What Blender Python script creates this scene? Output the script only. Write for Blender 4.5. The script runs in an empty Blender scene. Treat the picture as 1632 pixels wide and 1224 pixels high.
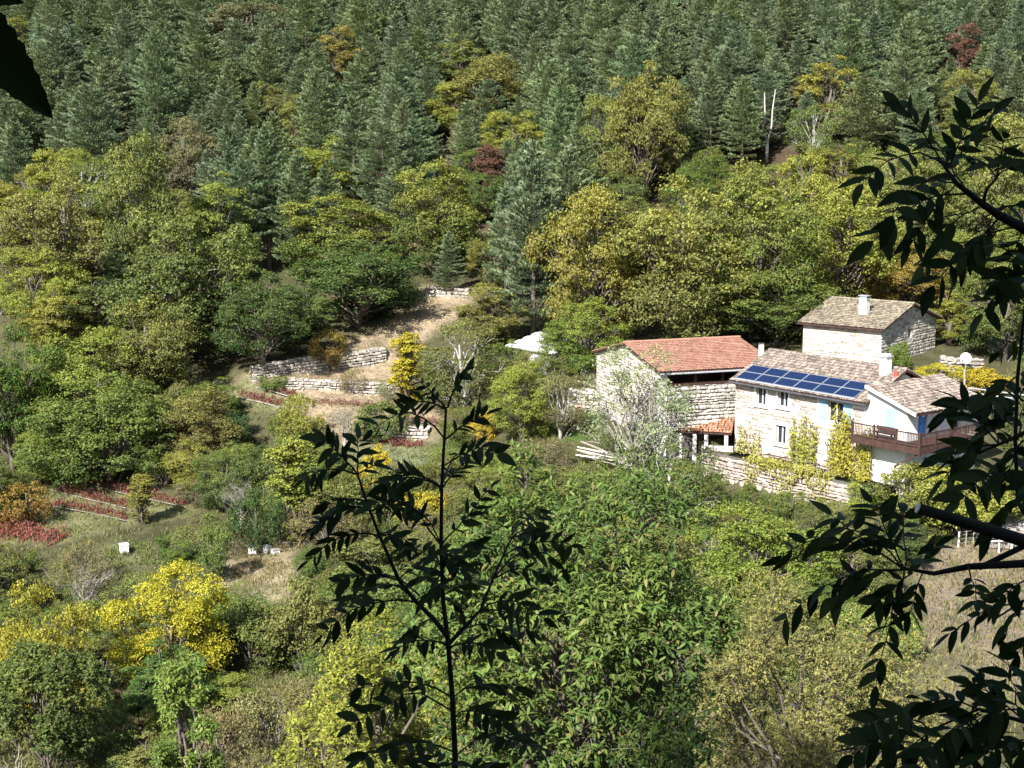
import bpy, bmesh, math, random
import numpy as np
from mathutils import Vector, Matrix

R = math.radians
rng = np.random.default_rng(7)
random.seed(7)
scn = bpy.context.scene
COL = scn.collection

# ------------------------------------------------------------------ camera, sky, sun, exposure
F, PW, PH, PITCH = 2400.0, 1632.0, 1224.0, R(9.3)
cam_d = bpy.data.cameras.new('camera')
cam_d.sensor_width = 36.0
cam_d.lens = 36.0 * F / PW
cam_d.clip_start = 0.05
cam_d.clip_end = 3000.0
cam = bpy.data.objects.new('camera', cam_d)
COL.objects.link(cam)
cam.location = (0, 0, 0)
cam.rotation_euler = (R(90) - PITCH, 0, 0)
scn.camera = cam

SUN_EL, SUN_AZ = R(40), R(28)       # elevation; angle from straight behind the viewer towards the left
to_sun = Vector((-math.sin(SUN_AZ) * math.cos(SUN_EL), -math.cos(SUN_AZ) * math.cos(SUN_EL), math.sin(SUN_EL)))
world = bpy.data.worlds.new('World')
scn.world = world
world.use_nodes = True
wn = world.node_tree
sky = wn.nodes.new('ShaderNodeTexSky')
sky.sky_type = 'NISHITA'
sky.sun_disc = False
sky.sun_elevation = SUN_EL
sky.sun_rotation = math.atan2(to_sun.x, to_sun.y)
bg = wn.nodes['Background']
bg.inputs['Strength'].default_value = 0.085
wn.links.new(sky.outputs[0], bg.inputs['Color'])
sun_d = bpy.data.lights.new('sun', 'SUN')
sun_d.energy = 5.0
sun_d.angle = R(0.5)
sun_d.color = (1.0, 0.975, 0.93)
sun = bpy.data.objects.new('sun', sun_d)
COL.objects.link(sun)
sun.rotation_euler = to_sun.to_track_quat('Z', 'Y').to_euler()
sun.location = (-20, -30, 60)
scn.view_settings.view_transform = 'Standard'
scn.view_settings.look = 'None'
scn.view_settings.gamma = 1.0
scn.view_settings.exposure = 1.12
scn.cycles.max_bounces = 4
scn.cycles.diffuse_bounces = 2
scn.cycles.glossy_bounces = 2
scn.cycles.transmission_bounces = 3
scn.cycles.transparent_max_bounces = 4

# ------------------------------------------------------------------ projection helpers
sp, cp = math.sin(PITCH), math.cos(PITCH)
def ray(u, v):
    cx, cy = (u - PW / 2) / F, (PH / 2 - v) / F
    return np.array([cx, cp + cy * sp, -sp + cy * cp])
def at(u, v, Y):
    d = ray(u, v)
    return d * (Y / d[1])
def project(x, y, z):
    zc = y * cp - z * sp
    yc = y * sp + z * cp
    return PW / 2 + F * x / zc, PH / 2 - F * yc / zc
def plane_pix(origin, dr, u, v):
    """pixel -> (distance along dr, height) on the vertical plane through origin along dr"""
    d = ray(u, v)
    n = np.array([-dr[1], dr[0], 0.0])
    t = np.dot(n, np.array(origin)) / np.dot(n, d)
    p = d * t - np.array(origin)
    return p[0] * dr[0] + p[1] * dr[1], p[2]

# ------------------------------------------------------------------ object helpers
def tag(o, label=None, cat=None, group=None, kind=None):
    if label: o['label'] = label
    if cat: o['category'] = cat
    if group: o['group'] = group
    if kind: o['kind'] = kind
    return o
def empty(name, loc=(0, 0, 0), rz=0.0, parent=None):
    o = bpy.data.objects.new(name, None)
    COL.objects.link(o)
    o.location = loc
    o.rotation_euler = (0, 0, rz)
    o.empty_display_size = 0.2
    o.parent = parent
    return o
def link(name, me, mat=None, parent=None, loc=(0, 0, 0), rot=(0, 0, 0), scale=(1, 1, 1)):
    o = bpy.data.objects.new(name, me)
    COL.objects.link(o)
    if mat is not None and len(me.materials) == 0:
        me.materials.append(mat)
    o.parent = parent
    o.location = loc
    o.rotation_euler = rot
    o.scale = scale
    return o
def mesh_np(name, V, T, smooth=False, attrs=None, mat=None):
    """numpy vertices (n,3) and faces (m,k) -> mesh"""
    V = np.ascontiguousarray(V, dtype=np.float32)
    T = np.ascontiguousarray(T, dtype=np.int32)
    k = T.shape[1]
    me = bpy.data.meshes.new(name)
    me.vertices.add(len(V))
    me.vertices.foreach_set('co', V.ravel())
    me.loops.add(T.size)
    me.loops.foreach_set('vertex_index', T.ravel())
    me.polygons.add(len(T))
    me.polygons.foreach_set('loop_start', np.arange(0, T.size, k, dtype=np.int32))
    me.polygons.foreach_set('loop_total', np.full(len(T), k, dtype=np.int32))
    if smooth:
        me.polygons.foreach_set('use_smooth', np.ones(len(T), dtype=bool))
    for an, arr in (attrs or {}).items():
        arr = np.asarray(arr, dtype=np.float32)
        if arr.ndim == 1:
            a = me.attributes.new(an, 'FLOAT', 'POINT')
            a.data.foreach_set('value', arr)
        else:
            a = me.attributes.new(an, 'FLOAT_COLOR', 'POINT')
            a.data.foreach_set('color', arr.ravel())
    me.update(calc_edges=True)
    if mat is not None: me.materials.append(mat)
    return me
class MB:
    """collects simple solids into one mesh"""
    def __init__(s): s.v, s.f = [], []
    def add(s, vs, fs):
        b = len(s.v)
        s.v += [tuple(map(float, q)) for q in vs]
        s.f += [tuple(b + i for i in f) for f in fs]
        return s
    def box(s, x0, x1, y0, y1, z0, z1):
        x0, x1 = min(x0, x1), max(x0, x1); y0, y1 = min(y0, y1), max(y0, y1); z0, z1 = min(z0, z1), max(z0, z1)
        return s.add([(x0, y0, z0), (x1, y0, z0), (x1, y1, z0), (x0, y1, z0), (x0, y0, z1), (x1, y0, z1), (x1, y1, z1), (x0, y1, z1)],
                     [(0, 3, 2, 1), (4, 5, 6, 7), (0, 1, 5, 4), (1, 2, 6, 5), (2, 3, 7, 6), (3, 0, 4, 7)])
    def prism(s, poly, ext):
        """poly: 3D points of a planar polygon, ext: extrusion vector"""
        n = len(poly)
        p = [Vector(q) for q in poly]
        e = Vector(ext)
        vs = p + [q + e for q in p]
        fs = [tuple(range(n))[::-1], tuple(range(n, 2 * n))] + [(i, (i + 1) % n, n + (i + 1) % n, n + i) for i in range(n)]
        return s.add(vs, fs)
    def tube(s, pts, rad, n=6, cap=True):
        pts = [Vector(p) for p in pts]
        if not hasattr(rad, '__len__'): rad = [rad] * len(pts)
        b = len(s.v)
        for i, p in enumerate(pts):
            t = (pts[min(i + 1, len(pts) - 1)] - pts[max(i - 1, 0)])
            t = t.normalized() if t.length > 1e-9 else Vector((0, 0, 1))
            a = t.cross(Vector((0.31, 0.17, 0.93)))
            if a.length < 0.1: a = t.cross(Vector((1, 0, 0)))
            a.normalize(); c = t.cross(a)
            for k in range(n):
                an = 2 * math.pi * k / n
                q = p + (a * math.cos(an) + c * math.sin(an)) * rad[i]
                s.v.append(tuple(q))
        for i in range(len(pts) - 1):
            for k in range(n):
                k2 = (k + 1) % n
                s.f.append((b + i * n + k, b + i * n + k2, b + (i + 1) * n + k2, b + (i + 1) * n + k))
        if cap:
            s.f.append(tuple(b + k for k in range(n))[::-1])
            s.f.append(tuple(b + (len(pts) - 1) * n + k for k in range(n)))
        return s
    def mesh(s, name, mat=None, smooth=False):
        me = bpy.data.meshes.new(name)
        me.from_pydata(s.v, [], s.f)
        if smooth:
            me.polygons.foreach_set('use_smooth', np.ones(len(me.polygons), dtype=bool))
        me.update()
        bm = bmesh.new(); bm.from_mesh(me)
        bmesh.ops.recalc_face_normals(bm, faces=bm.faces)
        bm.to_mesh(me); bm.free()
        if mat is not None: me.materials.append(mat)
        return me
    def build(s, name, mat, parent=None, smooth=False):
        return link(name, s.mesh(name, mat, smooth), None, parent)

# ------------------------------------------------------------------ materials
def new_mat(name):
    m = bpy.data.materials.new(name)
    m.use_nodes = True
    nt = m.node_tree
    for n in list(nt.nodes): nt.nodes.remove(n)
    out = nt.nodes.new('ShaderNodeOutputMaterial')
    return m, nt, out
def N(nt, t, **kw):
    n = nt.nodes.new(t)
    for k, v in kw.items(): setattr(n, k, v)
    return n
def ramp(nt, fac, stops, interp='LINEAR'):
    r = N(nt, 'ShaderNodeValToRGB')
    cr = r.color_ramp
    cr.interpolation = interp
    while len(cr.elements) < len(stops): cr.elements.new(0.5)
    for e, (p, c) in zip(cr.elements, stops):
        e.position = p
        e.color = (*c, 1) if len(c) == 3 else c
    nt.links.new(fac, r.inputs[0])
    return r.outputs[0]
def math_n(nt, op, a, b=None, clamp=False):
    n = N(nt, 'ShaderNodeMath', operation=op, use_clamp=clamp)
    for i, q in enumerate((a, b)):
        if q is None: continue
        if isinstance(q, (int, float)): n.inputs[i].default_value = q
        else: nt.links.new(q, n.inputs[i])
    return n.outputs[0]
def mixc(nt, fac, a, b, blend='MIX'):
    n = N(nt, 'ShaderNodeMix', data_type='RGBA', blend_type=blend)
    for i, q in ((0, fac), (6, a), (7, b)):
        if isinstance(q, (int, float)): n.inputs[i].default_value = q
        elif isinstance(q, tuple): n.inputs[i].default_value = (*q, 1) if len(q) == 3 else q
        else: nt.links.new(q, n.inputs[i])
    return n.outputs[2]
def noise(nt, scale, detail=4, vec=None, rough=0.6):
    n = N(nt, 'ShaderNodeTexNoise')
    n.inputs['Scale'].default_value = scale
    n.inputs['Detail'].default_value = detail
    n.inputs['Roughness'].default_value = rough
    if vec is not None: nt.links.new(vec, n.inputs['Vector'])
    return n.outputs[0]
def coords(nt, which='Object'):
    return N(nt, 'ShaderNodeTexCoord').outputs[which]
def principled(nt, out, col, rough=0.8, spec=0.3, bump=None, bump_d=0.02, metal=0.0):
    p = N(nt, 'ShaderNodeBsdfPrincipled')
    if isinstance(col, tuple): p.inputs['Base Color'].default_value = (*col, 1)
    else: nt.links.new(col, p.inputs['Base Color'])
    if isinstance(rough, (int, float)): p.inputs['Roughness'].default_value = rough
    else: nt.links.new(rough, p.inputs['Roughness'])
    p.inputs['Specular IOR Level'].default_value = spec
    p.inputs['Metallic'].default_value = metal
    if bump is not None:
        b = N(nt, 'ShaderNodeBump')
        b.inputs['Distance'].default_value = bump_d
        b.inputs['Strength'].default_value = 0.8
        nt.links.new(bump, b.inputs['Height'])
        nt.links.new(b.outputs[0], p.inputs['Normal'])
    nt.links.new(p.outputs[0], out.inputs['Surface'])
    return p
def speckle_mat(name, c1, c2, scale=3.0, rough=0.85, spec=0.2, island=0.0, bump=0.02):
    """two-tone noise material, optional tint per loose piece"""
    m, nt, out = new_mat(name)
    n1 = noise(nt, scale, 6, coords(nt))
    c = ramp(nt, n1, [(0.3, c1), (0.7, c2)])
    if island > 0:
        g = N(nt, 'ShaderNodeNewGeometry')
        rr = math_n(nt, 'FRACT', math_n(nt, 'ADD', g.outputs['Random Per Island'], N(nt, 'ShaderNodeObjectInfo').outputs['Random']))
        f = math_n(nt, 'ADD', math_n(nt, 'MULTIPLY', rr, 2 * island), 1 - island)
        c = mixc(nt, 1.0, c, f, 'MULTIPLY')
    principled(nt, out, c, rough, spec, n1, bump)
    return m
def leaf_mat(name, yellow=(0.275, 0.27, 0.045), trans=0.28, vary=0.42, spec=0.25):
    m, nt, out = new_mat(name)
    oi = N(nt, 'ShaderNodeObjectInfo')
    g = N(nt, 'ShaderNodeNewGeometry')
    rnd = g.outputs['Random Per Island']
    tone = N(nt, 'ShaderNodeAttribute', attribute_name='tone').outputs['Fac']
    t2 = math_n(nt, 'ADD', tone, math_n(nt, 'MULTIPLY', math_n(nt, 'SUBTRACT', rnd, 0.5), 0.5))
    ss = N(nt, 'ShaderNodeMapRange', interpolation_type='SMOOTHSTEP')
    ss.inputs['From Min'].default_value = 0.25
    ss.inputs['From Max'].default_value = 0.8
    nt.links.new(t2, ss.inputs['Value'])
    fac = math_n(nt, 'MULTIPLY', ss.outputs[0], oi.outputs['Alpha'], True)
    c = mixc(nt, fac, oi.outputs['Color'], yellow)
    # each leaf its own brightness, some browned
    r2 = math_n(nt, 'FRACT', math_n(nt, 'MULTIPLY', rnd, 17.31))
    val = math_n(nt, 'ADD', math_n(nt, 'MULTIPLY', r2, 2 * vary), 1 - vary)
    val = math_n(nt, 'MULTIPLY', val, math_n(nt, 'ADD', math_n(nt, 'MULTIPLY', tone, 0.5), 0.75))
    c = mixc(nt, 1.0, c, val, 'MULTIPLY')
    r3 = math_n(nt, 'FRACT', math_n(nt, 'MULTIPLY', rnd, 53.7))
    brown = math_n(nt, 'GREATER_THAN', r3, 0.93)
    c = mixc(nt, math_n(nt, 'MULTIPLY', brown, 0.55), c, (0.30, 0.22, 0.09))
    p = N(nt, 'ShaderNodeBsdfPrincipled')
    nt.links.new(c, p.inputs['Base Color'])
    p.inputs['Roughness'].default_value = 0.55
    p.inputs['Specular IOR Level'].default_value = spec
    t = N(nt, 'ShaderNodeBsdfTranslucent')
    nt.links.new(mixc(nt, 1.0, c, (1.0, 1.0, 0.55), 'MULTIPLY'), t.inputs['Color'])
    mx = N(nt, 'ShaderNodeMixShader')
    mx.inputs[0].default_value = trans
    nt.links.new(p.outputs[0], mx.inputs[1])
    nt.links.new(t.outputs[0], mx.inputs[2])
    nt.links.new(mx.outputs[0], out.inputs['Surface'])
    return m

M = {}
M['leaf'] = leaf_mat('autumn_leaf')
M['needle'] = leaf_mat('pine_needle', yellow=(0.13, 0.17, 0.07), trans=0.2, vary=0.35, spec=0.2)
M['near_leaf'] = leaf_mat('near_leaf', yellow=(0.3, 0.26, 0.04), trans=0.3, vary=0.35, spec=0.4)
M['bark'] = speckle_mat('bark', (0.10, 0.08, 0.06), (0.22, 0.19, 0.155), 4)
M['pale_bark'] = speckle_mat('pale_bark', (0.30, 0.28, 0.25), (0.5, 0.47, 0.43), 4)
M['pine_bark'] = speckle_mat('pine_bark', (0.09, 0.075, 0.062), (0.2, 0.165, 0.14), 3)
M['twig'] = speckle_mat('grey_twig', (0.22, 0.19, 0.16), (0.40, 0.37, 0.33), 5)
M['dark_bark'] = speckle_mat('dark_bark', (0.02, 0.018, 0.014), (0.045, 0.04, 0.03), 30, bump=0.002)
M['cutwood'] = speckle_mat('cut_wood', (0.75, 0.68, 0.55), (0.85, 0.8, 0.68), 20, bump=0.002)
M['render'] = speckle_mat('white_render', (0.74, 0.72, 0.67), (0.84, 0.83, 0.79), 1.5, bump=0.01)
M['mortar'] = speckle_mat('lime_mortar', (0.46, 0.395, 0.34), (0.63, 0.56, 0.49), 1.2)
M['stone'] = speckle_mat('facing_stone', (0.33, 0.26, 0.215), (0.58, 0.50, 0.43), 2.0, island=0.28)
M['drystone'] = speckle_mat('dry_stone', (0.24, 0.215, 0.18), (0.50, 0.455, 0.395), 2.2, island=0.35)
M['barnstone'] = speckle_mat('barn_stone', (0.36, 0.325, 0.285), (0.64, 0.595, 0.54), 2.2, island=0.28)
M['panel_frame'] = speckle_mat('panel_frame', (0.22, 0.24, 0.27), (0.30, 0.32, 0.35), 2, 0.45, 0.5, bump=0.001)
M['joint'] = speckle_mat('dark_joint', (0.09, 0.08, 0.07), (0.17, 0.15, 0.13), 3)
M['tile'] = speckle_mat('weathered_canal_tile', (0.17, 0.13, 0.105), (0.33, 0.275, 0.225), 1.7, island=0.45)
M['greytile'] = speckle_mat('lichen_canal_tile', (0.20, 0.165, 0.115), (0.35, 0.30, 0.22), 1.5, island=0.35)
M['redtile'] = speckle_mat('red_tile', (0.30, 0.145, 0.10), (0.40, 0.215, 0.155), 0.9, island=0.22)
M['orangetile'] = speckle_mat('orange_canal_tile', (0.38, 0.16, 0.09), (0.56, 0.31, 0.20), 2.0, island=0.35)
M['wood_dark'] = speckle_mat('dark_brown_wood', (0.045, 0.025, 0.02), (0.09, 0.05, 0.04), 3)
M['wood_grey'] = speckle_mat('grey_wood', (0.24, 0.21, 0.19), (0.42, 0.38, 0.34), 3)
M['white'] = speckle_mat('white_paint', (0.74, 0.74, 0.73), (0.82, 0.82, 0.81), 2, 0.5, 0.4, bump=0.002)
M['grey_metal'] = speckle_mat('grey_metal', (0.30, 0.31, 0.32), (0.42, 0.43, 0.44), 2, 0.45, 0.5, bump=0.001)
M['blue_pale'] = speckle_mat('pale_blue_paint', (0.28, 0.50, 0.68), (0.34, 0.56, 0.74), 2, 0.6, bump=0.002)
M['blue_door'] = speckle_mat('blue_paint', (0.09, 0.25, 0.60), (0.12, 0.30, 0.66), 2, 0.55, bump=0.002)
M['zinc'] = speckle_mat('dark_zinc', (0.05, 0.055, 0.065), (0.09, 0.095, 0.105), 2, 0.5, 0.4, bump=0.001)
M['red_pot'] = speckle_mat('red_clay', (0.35, 0.07, 0.05), (0.42, 0.1, 0.07), 4)
m, nt, out = new_mat('dark_glass'); principled(nt, out, (0.03, 0.035, 0.04), 0.08, 0.5); M['glass'] = m
m, nt, out = new_mat('solar_cells')
br = N(nt, 'ShaderNodeTexBrick'); br.offset = 0.0
br.inputs['Color1'].default_value = (0.005, 0.014, 0.05, 1); br.inputs['Color2'].default_value = (0.007, 0.018, 0.065, 1)
br.inputs['Mortar'].default_value = (0.025, 0.04, 0.09, 1); br.inputs['Scale'].default_value = 1.0
br.inputs['Mortar Size'].default_value = 0.006; br.inputs['Brick Width'].default_value = 0.16; br.inputs['Row Height'].default_value = 0.16
nt.links.new(coords(nt), br.inputs['Vector'])
principled(nt, out, br.outputs[0], 0.28, 0.45); M['solar'] = m

# ------------------------------------------------------------------ terrain
CTRL_PIX = [
 (200,1150,74),(60,1215,72),(450,1150,75),(816,1180,70),(1200,1100,72),(1540,1100,69),(1540,1000,77),(1540,880,90),(1250,980,82),
 (60,1000,92),(200,960,95),(200,885,102),(420,885,104),(20,850,107),(200,800,114),(300,820,111),
 (600,900,96),(700,850,100),(900,900,92),(1060,840,94),(1250,830,96),(1440,790,96),(1560,800,98),
 (100,720,125),(420,650,126),(640,640,128),(640,712,117),(560,725,116),(330,740,122),
 (420,605,133),(640,605,134),(700,490,150),(720,470,155),(560,535,146),
 (915,680,117),(850,610,126),(960,705,111),(1130,720,107),(1280,570,123),(1400,585,118.5),(1560,600,119),(1620,640,114),
 (60,560,140),(200,560,140),(60,420,160),(250,470,152),(420,570,140),(430,440,162),(900,535,140),(1050,540,136),(1200,535,134),(1500,545,128),(1600,510,136),
 (0,300,190),(200,300,185),(400,330,182),(600,380,172),(800,350,178),(1000,330,178),(1200,280,180),(1400,260,178),(1600,260,176),
 (0,150,225),(400,150,225),(800,150,225),(1200,130,215),(1600,130,212),
 (0,0,275),(400,0,275),(800,0,270),(1200,0,265),(1632,0,262),
 (-300,300,190),(-300,600,140),(-300,900,105),(-300,1150,80),(2000,300,172),(2000,600,120),(2000,900,92),(2000,1150,66)]
CTRL_XYZ = [(0,0,-1.7),(-20,0,-1.4),(20,0,-1.9),(60,0,-3),(-60,0,-3),(0,-30,15),(45,-30,15),(-45,-30,15),(0,-70,40),(60,-70,40),(-60,-70,40),
 (0,12,-8.5),(20,12,-8.5),(-20,12,-8.5),(0,28,-18),(-18,28,-19),(16,28,-17.5),(34,28,-17),(-45,28,-19),(60,28,-17),
 (0,46,-27.5),(-22,46,-28.5),(24,46,-26),(60,46,-24),(-55,46,-27),
 (-90,350,58),(90,350,60),(0,350,58),(-230,350,62),(230,350,62),(-150,500,115),(150,500,115),(0,500,113),(350,500,115),(-350,500,115)]
ctrl = np.array([at(*c) for c in CTRL_PIX] + [np.array(c, float) for c in CTRL_XYZ])
def _k(r2):
    return 0.5 * r2 * np.log(r2 + 1e-12)
_S = 100.0
def _fit(c, lam=2e-3):
    n = len(c)
    xy = c[:, :2] / _S
    d2 = ((xy[:, None] - xy[None]) ** 2).sum(-1)
    K = _k(d2) + lam * np.eye(n)
    Pm = np.c_[np.ones(n), xy]
    A = np.zeros((n + 3, n + 3)); A[:n, :n] = K; A[:n, n:] = Pm; A[n:, :n] = Pm.T
    return np.linalg.solve(A, np.r_[c[:, 2], np.zeros(3)])
_w = _fit(ctrl)
_cxy = ctrl[:, :2] / _S
def base_height(x, y):
    x = np.asarray(x, float); y = np.asarray(y, float)
    sh = x.shape
    q = np.c_[x.ravel(), y.ravel()] / _S
    out = np.empty(len(q))
    for i in range(0, len(q), 20000):
        b = q[i:i + 20000]
        d2 = ((b[:, None] - _cxy[None]) ** 2).sum(-1)
        out[i:i + 20000] = _k(d2) @ _w[:-3] + _w[-3] + b @ _w[-2:]
    return out.reshape(sh)
def hit(u, v, fn=None, y0=30.0, y1=480.0):
    fn = fn or height
    d = ray(u, v); d = d / d[1]
    Y = np.linspace(y0, y1, 1800)
    g = fn(d[0] * Y, Y) - d[2] * Y
    i = int(np.argmax(g > 0))
    if g[i] <= 0: i = len(Y) - 1
    if i > 0 and g[i] != g[i - 1]:
        t = g[i - 1] / (g[i - 1] - g[i])
        Yh = Y[i - 1] + t * (Y[i] - Y[i - 1])
    else: Yh = Y[i]
    return d * Yh
# retaining walls of the terraces: left and right foot in the picture, height, depth of the terrace behind it
TERRACES = [
 dict(a=(402, 612), b=(616, 577), h=1.35, w=7.0, label='long dry stone terrace wall below the dry grass slope'),
 dict(a=(455, 622), b=(642, 629), h=.9, w=4.0, label='low pale terrace wall behind the faded red berry rows'),
 dict(a=(612, 700), b=(684, 703), h=0.95, w=5.0, label='short terrace wall above the red strip below the terraces'),
 dict(a=(678, 474), b=(748, 478), h=1.0, w=5.0, label='small stone wall at the top of the dry grass slope'),
]
for t in TERRACES:
    t['A'], t['B'] = hit(*t['a'], base_height), hit(*t['b'], base_height)
# the house front: foot of the near corner, direction along the front, direction out of it; the ground drops in front of its retaining wall
TH = R(38)
d1 = np.array([-math.sin(TH), math.cos(TH), 0]); n1 = np.array([-math.cos(TH), -math.sin(TH), 0])
Z0 = -23.2
K = at(1447, 655, 96.5); K[2] = Z0
RW_X0, RW_X1 = plane_pix(K + n1 * 2.45, d1, 1392, 770)[0], plane_pix(K + n1 * 2.45, d1, 1118, 770)[0]
RW_TOP = plane_pix(K + n1 * 2.2, d1, 1250, 742)[1] - .25
def height(x, y):
    x = np.asarray(x, float); y = np.asarray(y, float)
    z = base_height(x, y)
    for t in TERRACES:
        A, B = t['A'][:2], t['B'][:2]
        d = B - A; L = np.hypot(*d); d = d / L
        n = np.array([-d[1], d[0]])
        if n[1] < 0: n = -n
        s = (x - A[0]) * d[0] + (y - A[1]) * d[1]
        q = (x - A[0]) * n[0] + (y - A[1]) * n[1]
        end = np.clip(np.minimum(s + 1.5, L + 1.5 - s) / 1.5, 0, 1)
        z = z + t['h'] * np.clip(q / 0.35, 0, 1) * np.clip(1 - q / t['w'], 0, 1) * end
    hx = (x - K[0]) * d1[0] + (y - K[1]) * d1[1]; hy = (x - K[0]) * n1[0] + (y - K[1]) * n1[1]
    cap = Z0 + RW_TOP - 1.9 - .12 * np.maximum(hy - 2.4, 0)
    f = np.clip((hx - RW_X0 + 1.5) / 1.5, 0, 1) * np.clip((RW_X1 + 3 - hx) / 3, 0, 1) * np.clip((hy - 2.0) / .4, 0, 1) * np.clip((16 - hy) / 6, 0, 1)
    z = z - f * np.maximum(z - cap, 0)
    top = Z0 + RW_TOP - .12
    f2 = ((hx > RW_X0) & (hx < RW_X1) & (hy > -.5) & (hy <= 2.2))
    z = np.where(f2, np.minimum(z, top), z)
    return z
def hz(x, y): return float(height(np.array([x]), np.array([y]))[0])

# open ground (picture outlines of what the ground is covered with), used for the cover colour and to keep plants away
def inside(poly, u, v):
    u = np.asarray(u); v = np.asarray(v)
    c = np.zeros(u.shape, bool)
    j = len(poly) - 1
    for i in range(len(poly)):
        (xi, yi), (xj, yj) = poly[i], poly[j]
        if yi != yj:
            c ^= ((yi > v) != (yj > v)) & (u < (xj - xi) * (v - yi) / (yj - yi) + xi)
        j = i
    return c
OPEN = {
 'terrace': [(385,592),(520,560),(640,505),(672,455),(752,455),(738,500),(650,560),(648,640),(700,660),(690,722),(575,725),(470,652),(370,640)],
 'rows': [(0,838),(80,772),(150,758),(310,802),(300,822),(200,838),(100,868),(0,868)],
 'hive': [(160,866),(240,866),(250,900),(180,905)],
 'hive2': [(378,872),(458,868),(452,940),(372,925)],
 'path': [(165,985),(205,1000),(212,1060),(225,1120),(245,1224),(150,1224),(168,1100)],
 'right': [(1455,885),(1560,862),(1632,860),(1720,860),(1720,1130),(1500,1120),(1462,1000)],
 'lawn': [(872,656),(945,656),(945,702),(880,702)],
 'house': [(945,535),(1275,475),(1632,500),(1640,760),(1420,765),(1190,735),(1090,715),(945,690)],
}
rows_y = np.unique(np.concatenate([np.linspace(-70, 10, 30), np.linspace(10, 84, 60), np.linspace(84, 165, 230), np.linspace(165, 300, 110), np.linspace(300, 520, 60)]))
cols_s = np.sort(np.concatenate([np.linspace(-1, 1, 300)]))
GX = cols_s[None, :] * (45 + 0.42 * np.maximum(rows_y, 0))[:, None]
GY = np.repeat(rows_y[:, None], len(cols_s), 1)
GZ = height(GX, GY)
bump = sum(a * np.sin(GX * fx + p) * np.sin(GY * fy + q) for a, fx, fy, p, q in ((0.10, 0.9, 0.7, 1, 2), (0.06, 2.1, 1.7, 0.4, 1.1), (0.04, 3.7, 4.3, 2.2, 0.3)))
GZ = GZ + bump * (GY > 20)
GU, GV = project(GX, np.maximum(GY, 5), GZ)
cov = np.zeros(GX.shape + (4,)); cov[..., 3] = 1
cov[...] = (0.085, 0.08, 0.042, 1)                               # scrub floor
cov[GV < 420] = (0.085, 0.06, 0.04, 1)                          # forest litter
cov[GY > 190] = (0.085, 0.06, 0.04, 1)
cov[inside(OPEN['terrace'], GU, GV)] = (0.35, 0.27, 0.185, 1)
cov[inside(OPEN['rows'], GU, GV)] = (0.20, 0.19, 0.10, 1)
cov[inside(OPEN['hive'], GU, GV)] = (0.20, 0.20, 0.11, 1)
cov[inside([(300,870),(470,860),(480,960),(350,960)], GU, GV)] = (0.32, 0.26, 0.17, 1)
cov[inside(OPEN['path'], GU, GV)] = (0.27, 0.19, 0.13, 1)
cov[inside(OPEN['right'], GU, GV)] = (0.24, 0.19, 0.14, 1)
cov[inside([(1440,1010),(1560,1030),(1640,1130),(1450,1130)], GU, GV)] = (0.17, 0.15, 0.09, 1)
cov[inside(OPEN['lawn'], GU, GV)] = (0.07, 0.15, 0.035, 1)
cov[inside([(560,700),(700,705),(690,745),(560,735)], GU, GV)] = (0.16, 0.17, 0.09, 1)
cov[inside([(380,600),(470,625),(450,660),(370,640)], GU, GV)] = (0.19, 0.19, 0.10, 1)
for _ in range(2):                                              # soften the borders
    c2 = cov.copy()
    c2[1:-1, 1:-1] = (cov[:-2, 1:-1] + cov[2:, 1:-1] + cov[1:-1, :-2] + cov[1:-1, 2:] + cov[1:-1, 1:-1]) / 5
    cov = c2
nr, nc = GX.shape
idx = np.arange(nr * nc).reshape(nr, nc)
quads = np.stack([idx[:-1, :-1], idx[:-1, 1:], idx[1:, 1:], idx[1:, :-1]], -1).reshape(-1, 4)
m, nt, out = new_mat('hillside_ground')
ca = N(nt, 'ShaderNodeAttribute', attribute_name='cover').outputs['Color']
co = coords(nt)
nz1 = noise(nt, 0.35, 8, co, 0.7); n2 = noise(nt, 3.0, 6, co, 0.7)
c = mixc(nt, 1.0, ca, ramp(nt, nz1, [(0.3, (0.6, 0.62, 0.55)), (0.5, (1, 1, 1)), (0.72, (1.25, 1.2, 1.1))]), 'MULTIPLY')
c = mixc(nt, 1.0, c, ramp(nt, n2, [(0.3, (0.55, 0.55, 0.5)), (0.55, (1, 1, 1)), (0.75, (1.35, 1.3, 1.2))]), 'MULTIPLY')
c = mixc(nt, ramp(nt, noise(nt, 0.8, 5, co), [(0.52, (0, 0, 0)), (0.68, (0.5, 0.5, 0.5))]), c, (0.10, 0.12, 0.045))
principled(nt, out, c, 0.95, 0.1, n2, 0.15)
M['ground'] = m
ground = link('hillside', mesh_np('hillside', np.stack([GX, GY, GZ], -1).reshape(-1, 3), quads, True, {'cover': cov.reshape(-1, 4)}, m))
tag(ground, 'valley side of dry grass, litter and soil under the forest', None, None, 'structure')

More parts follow.
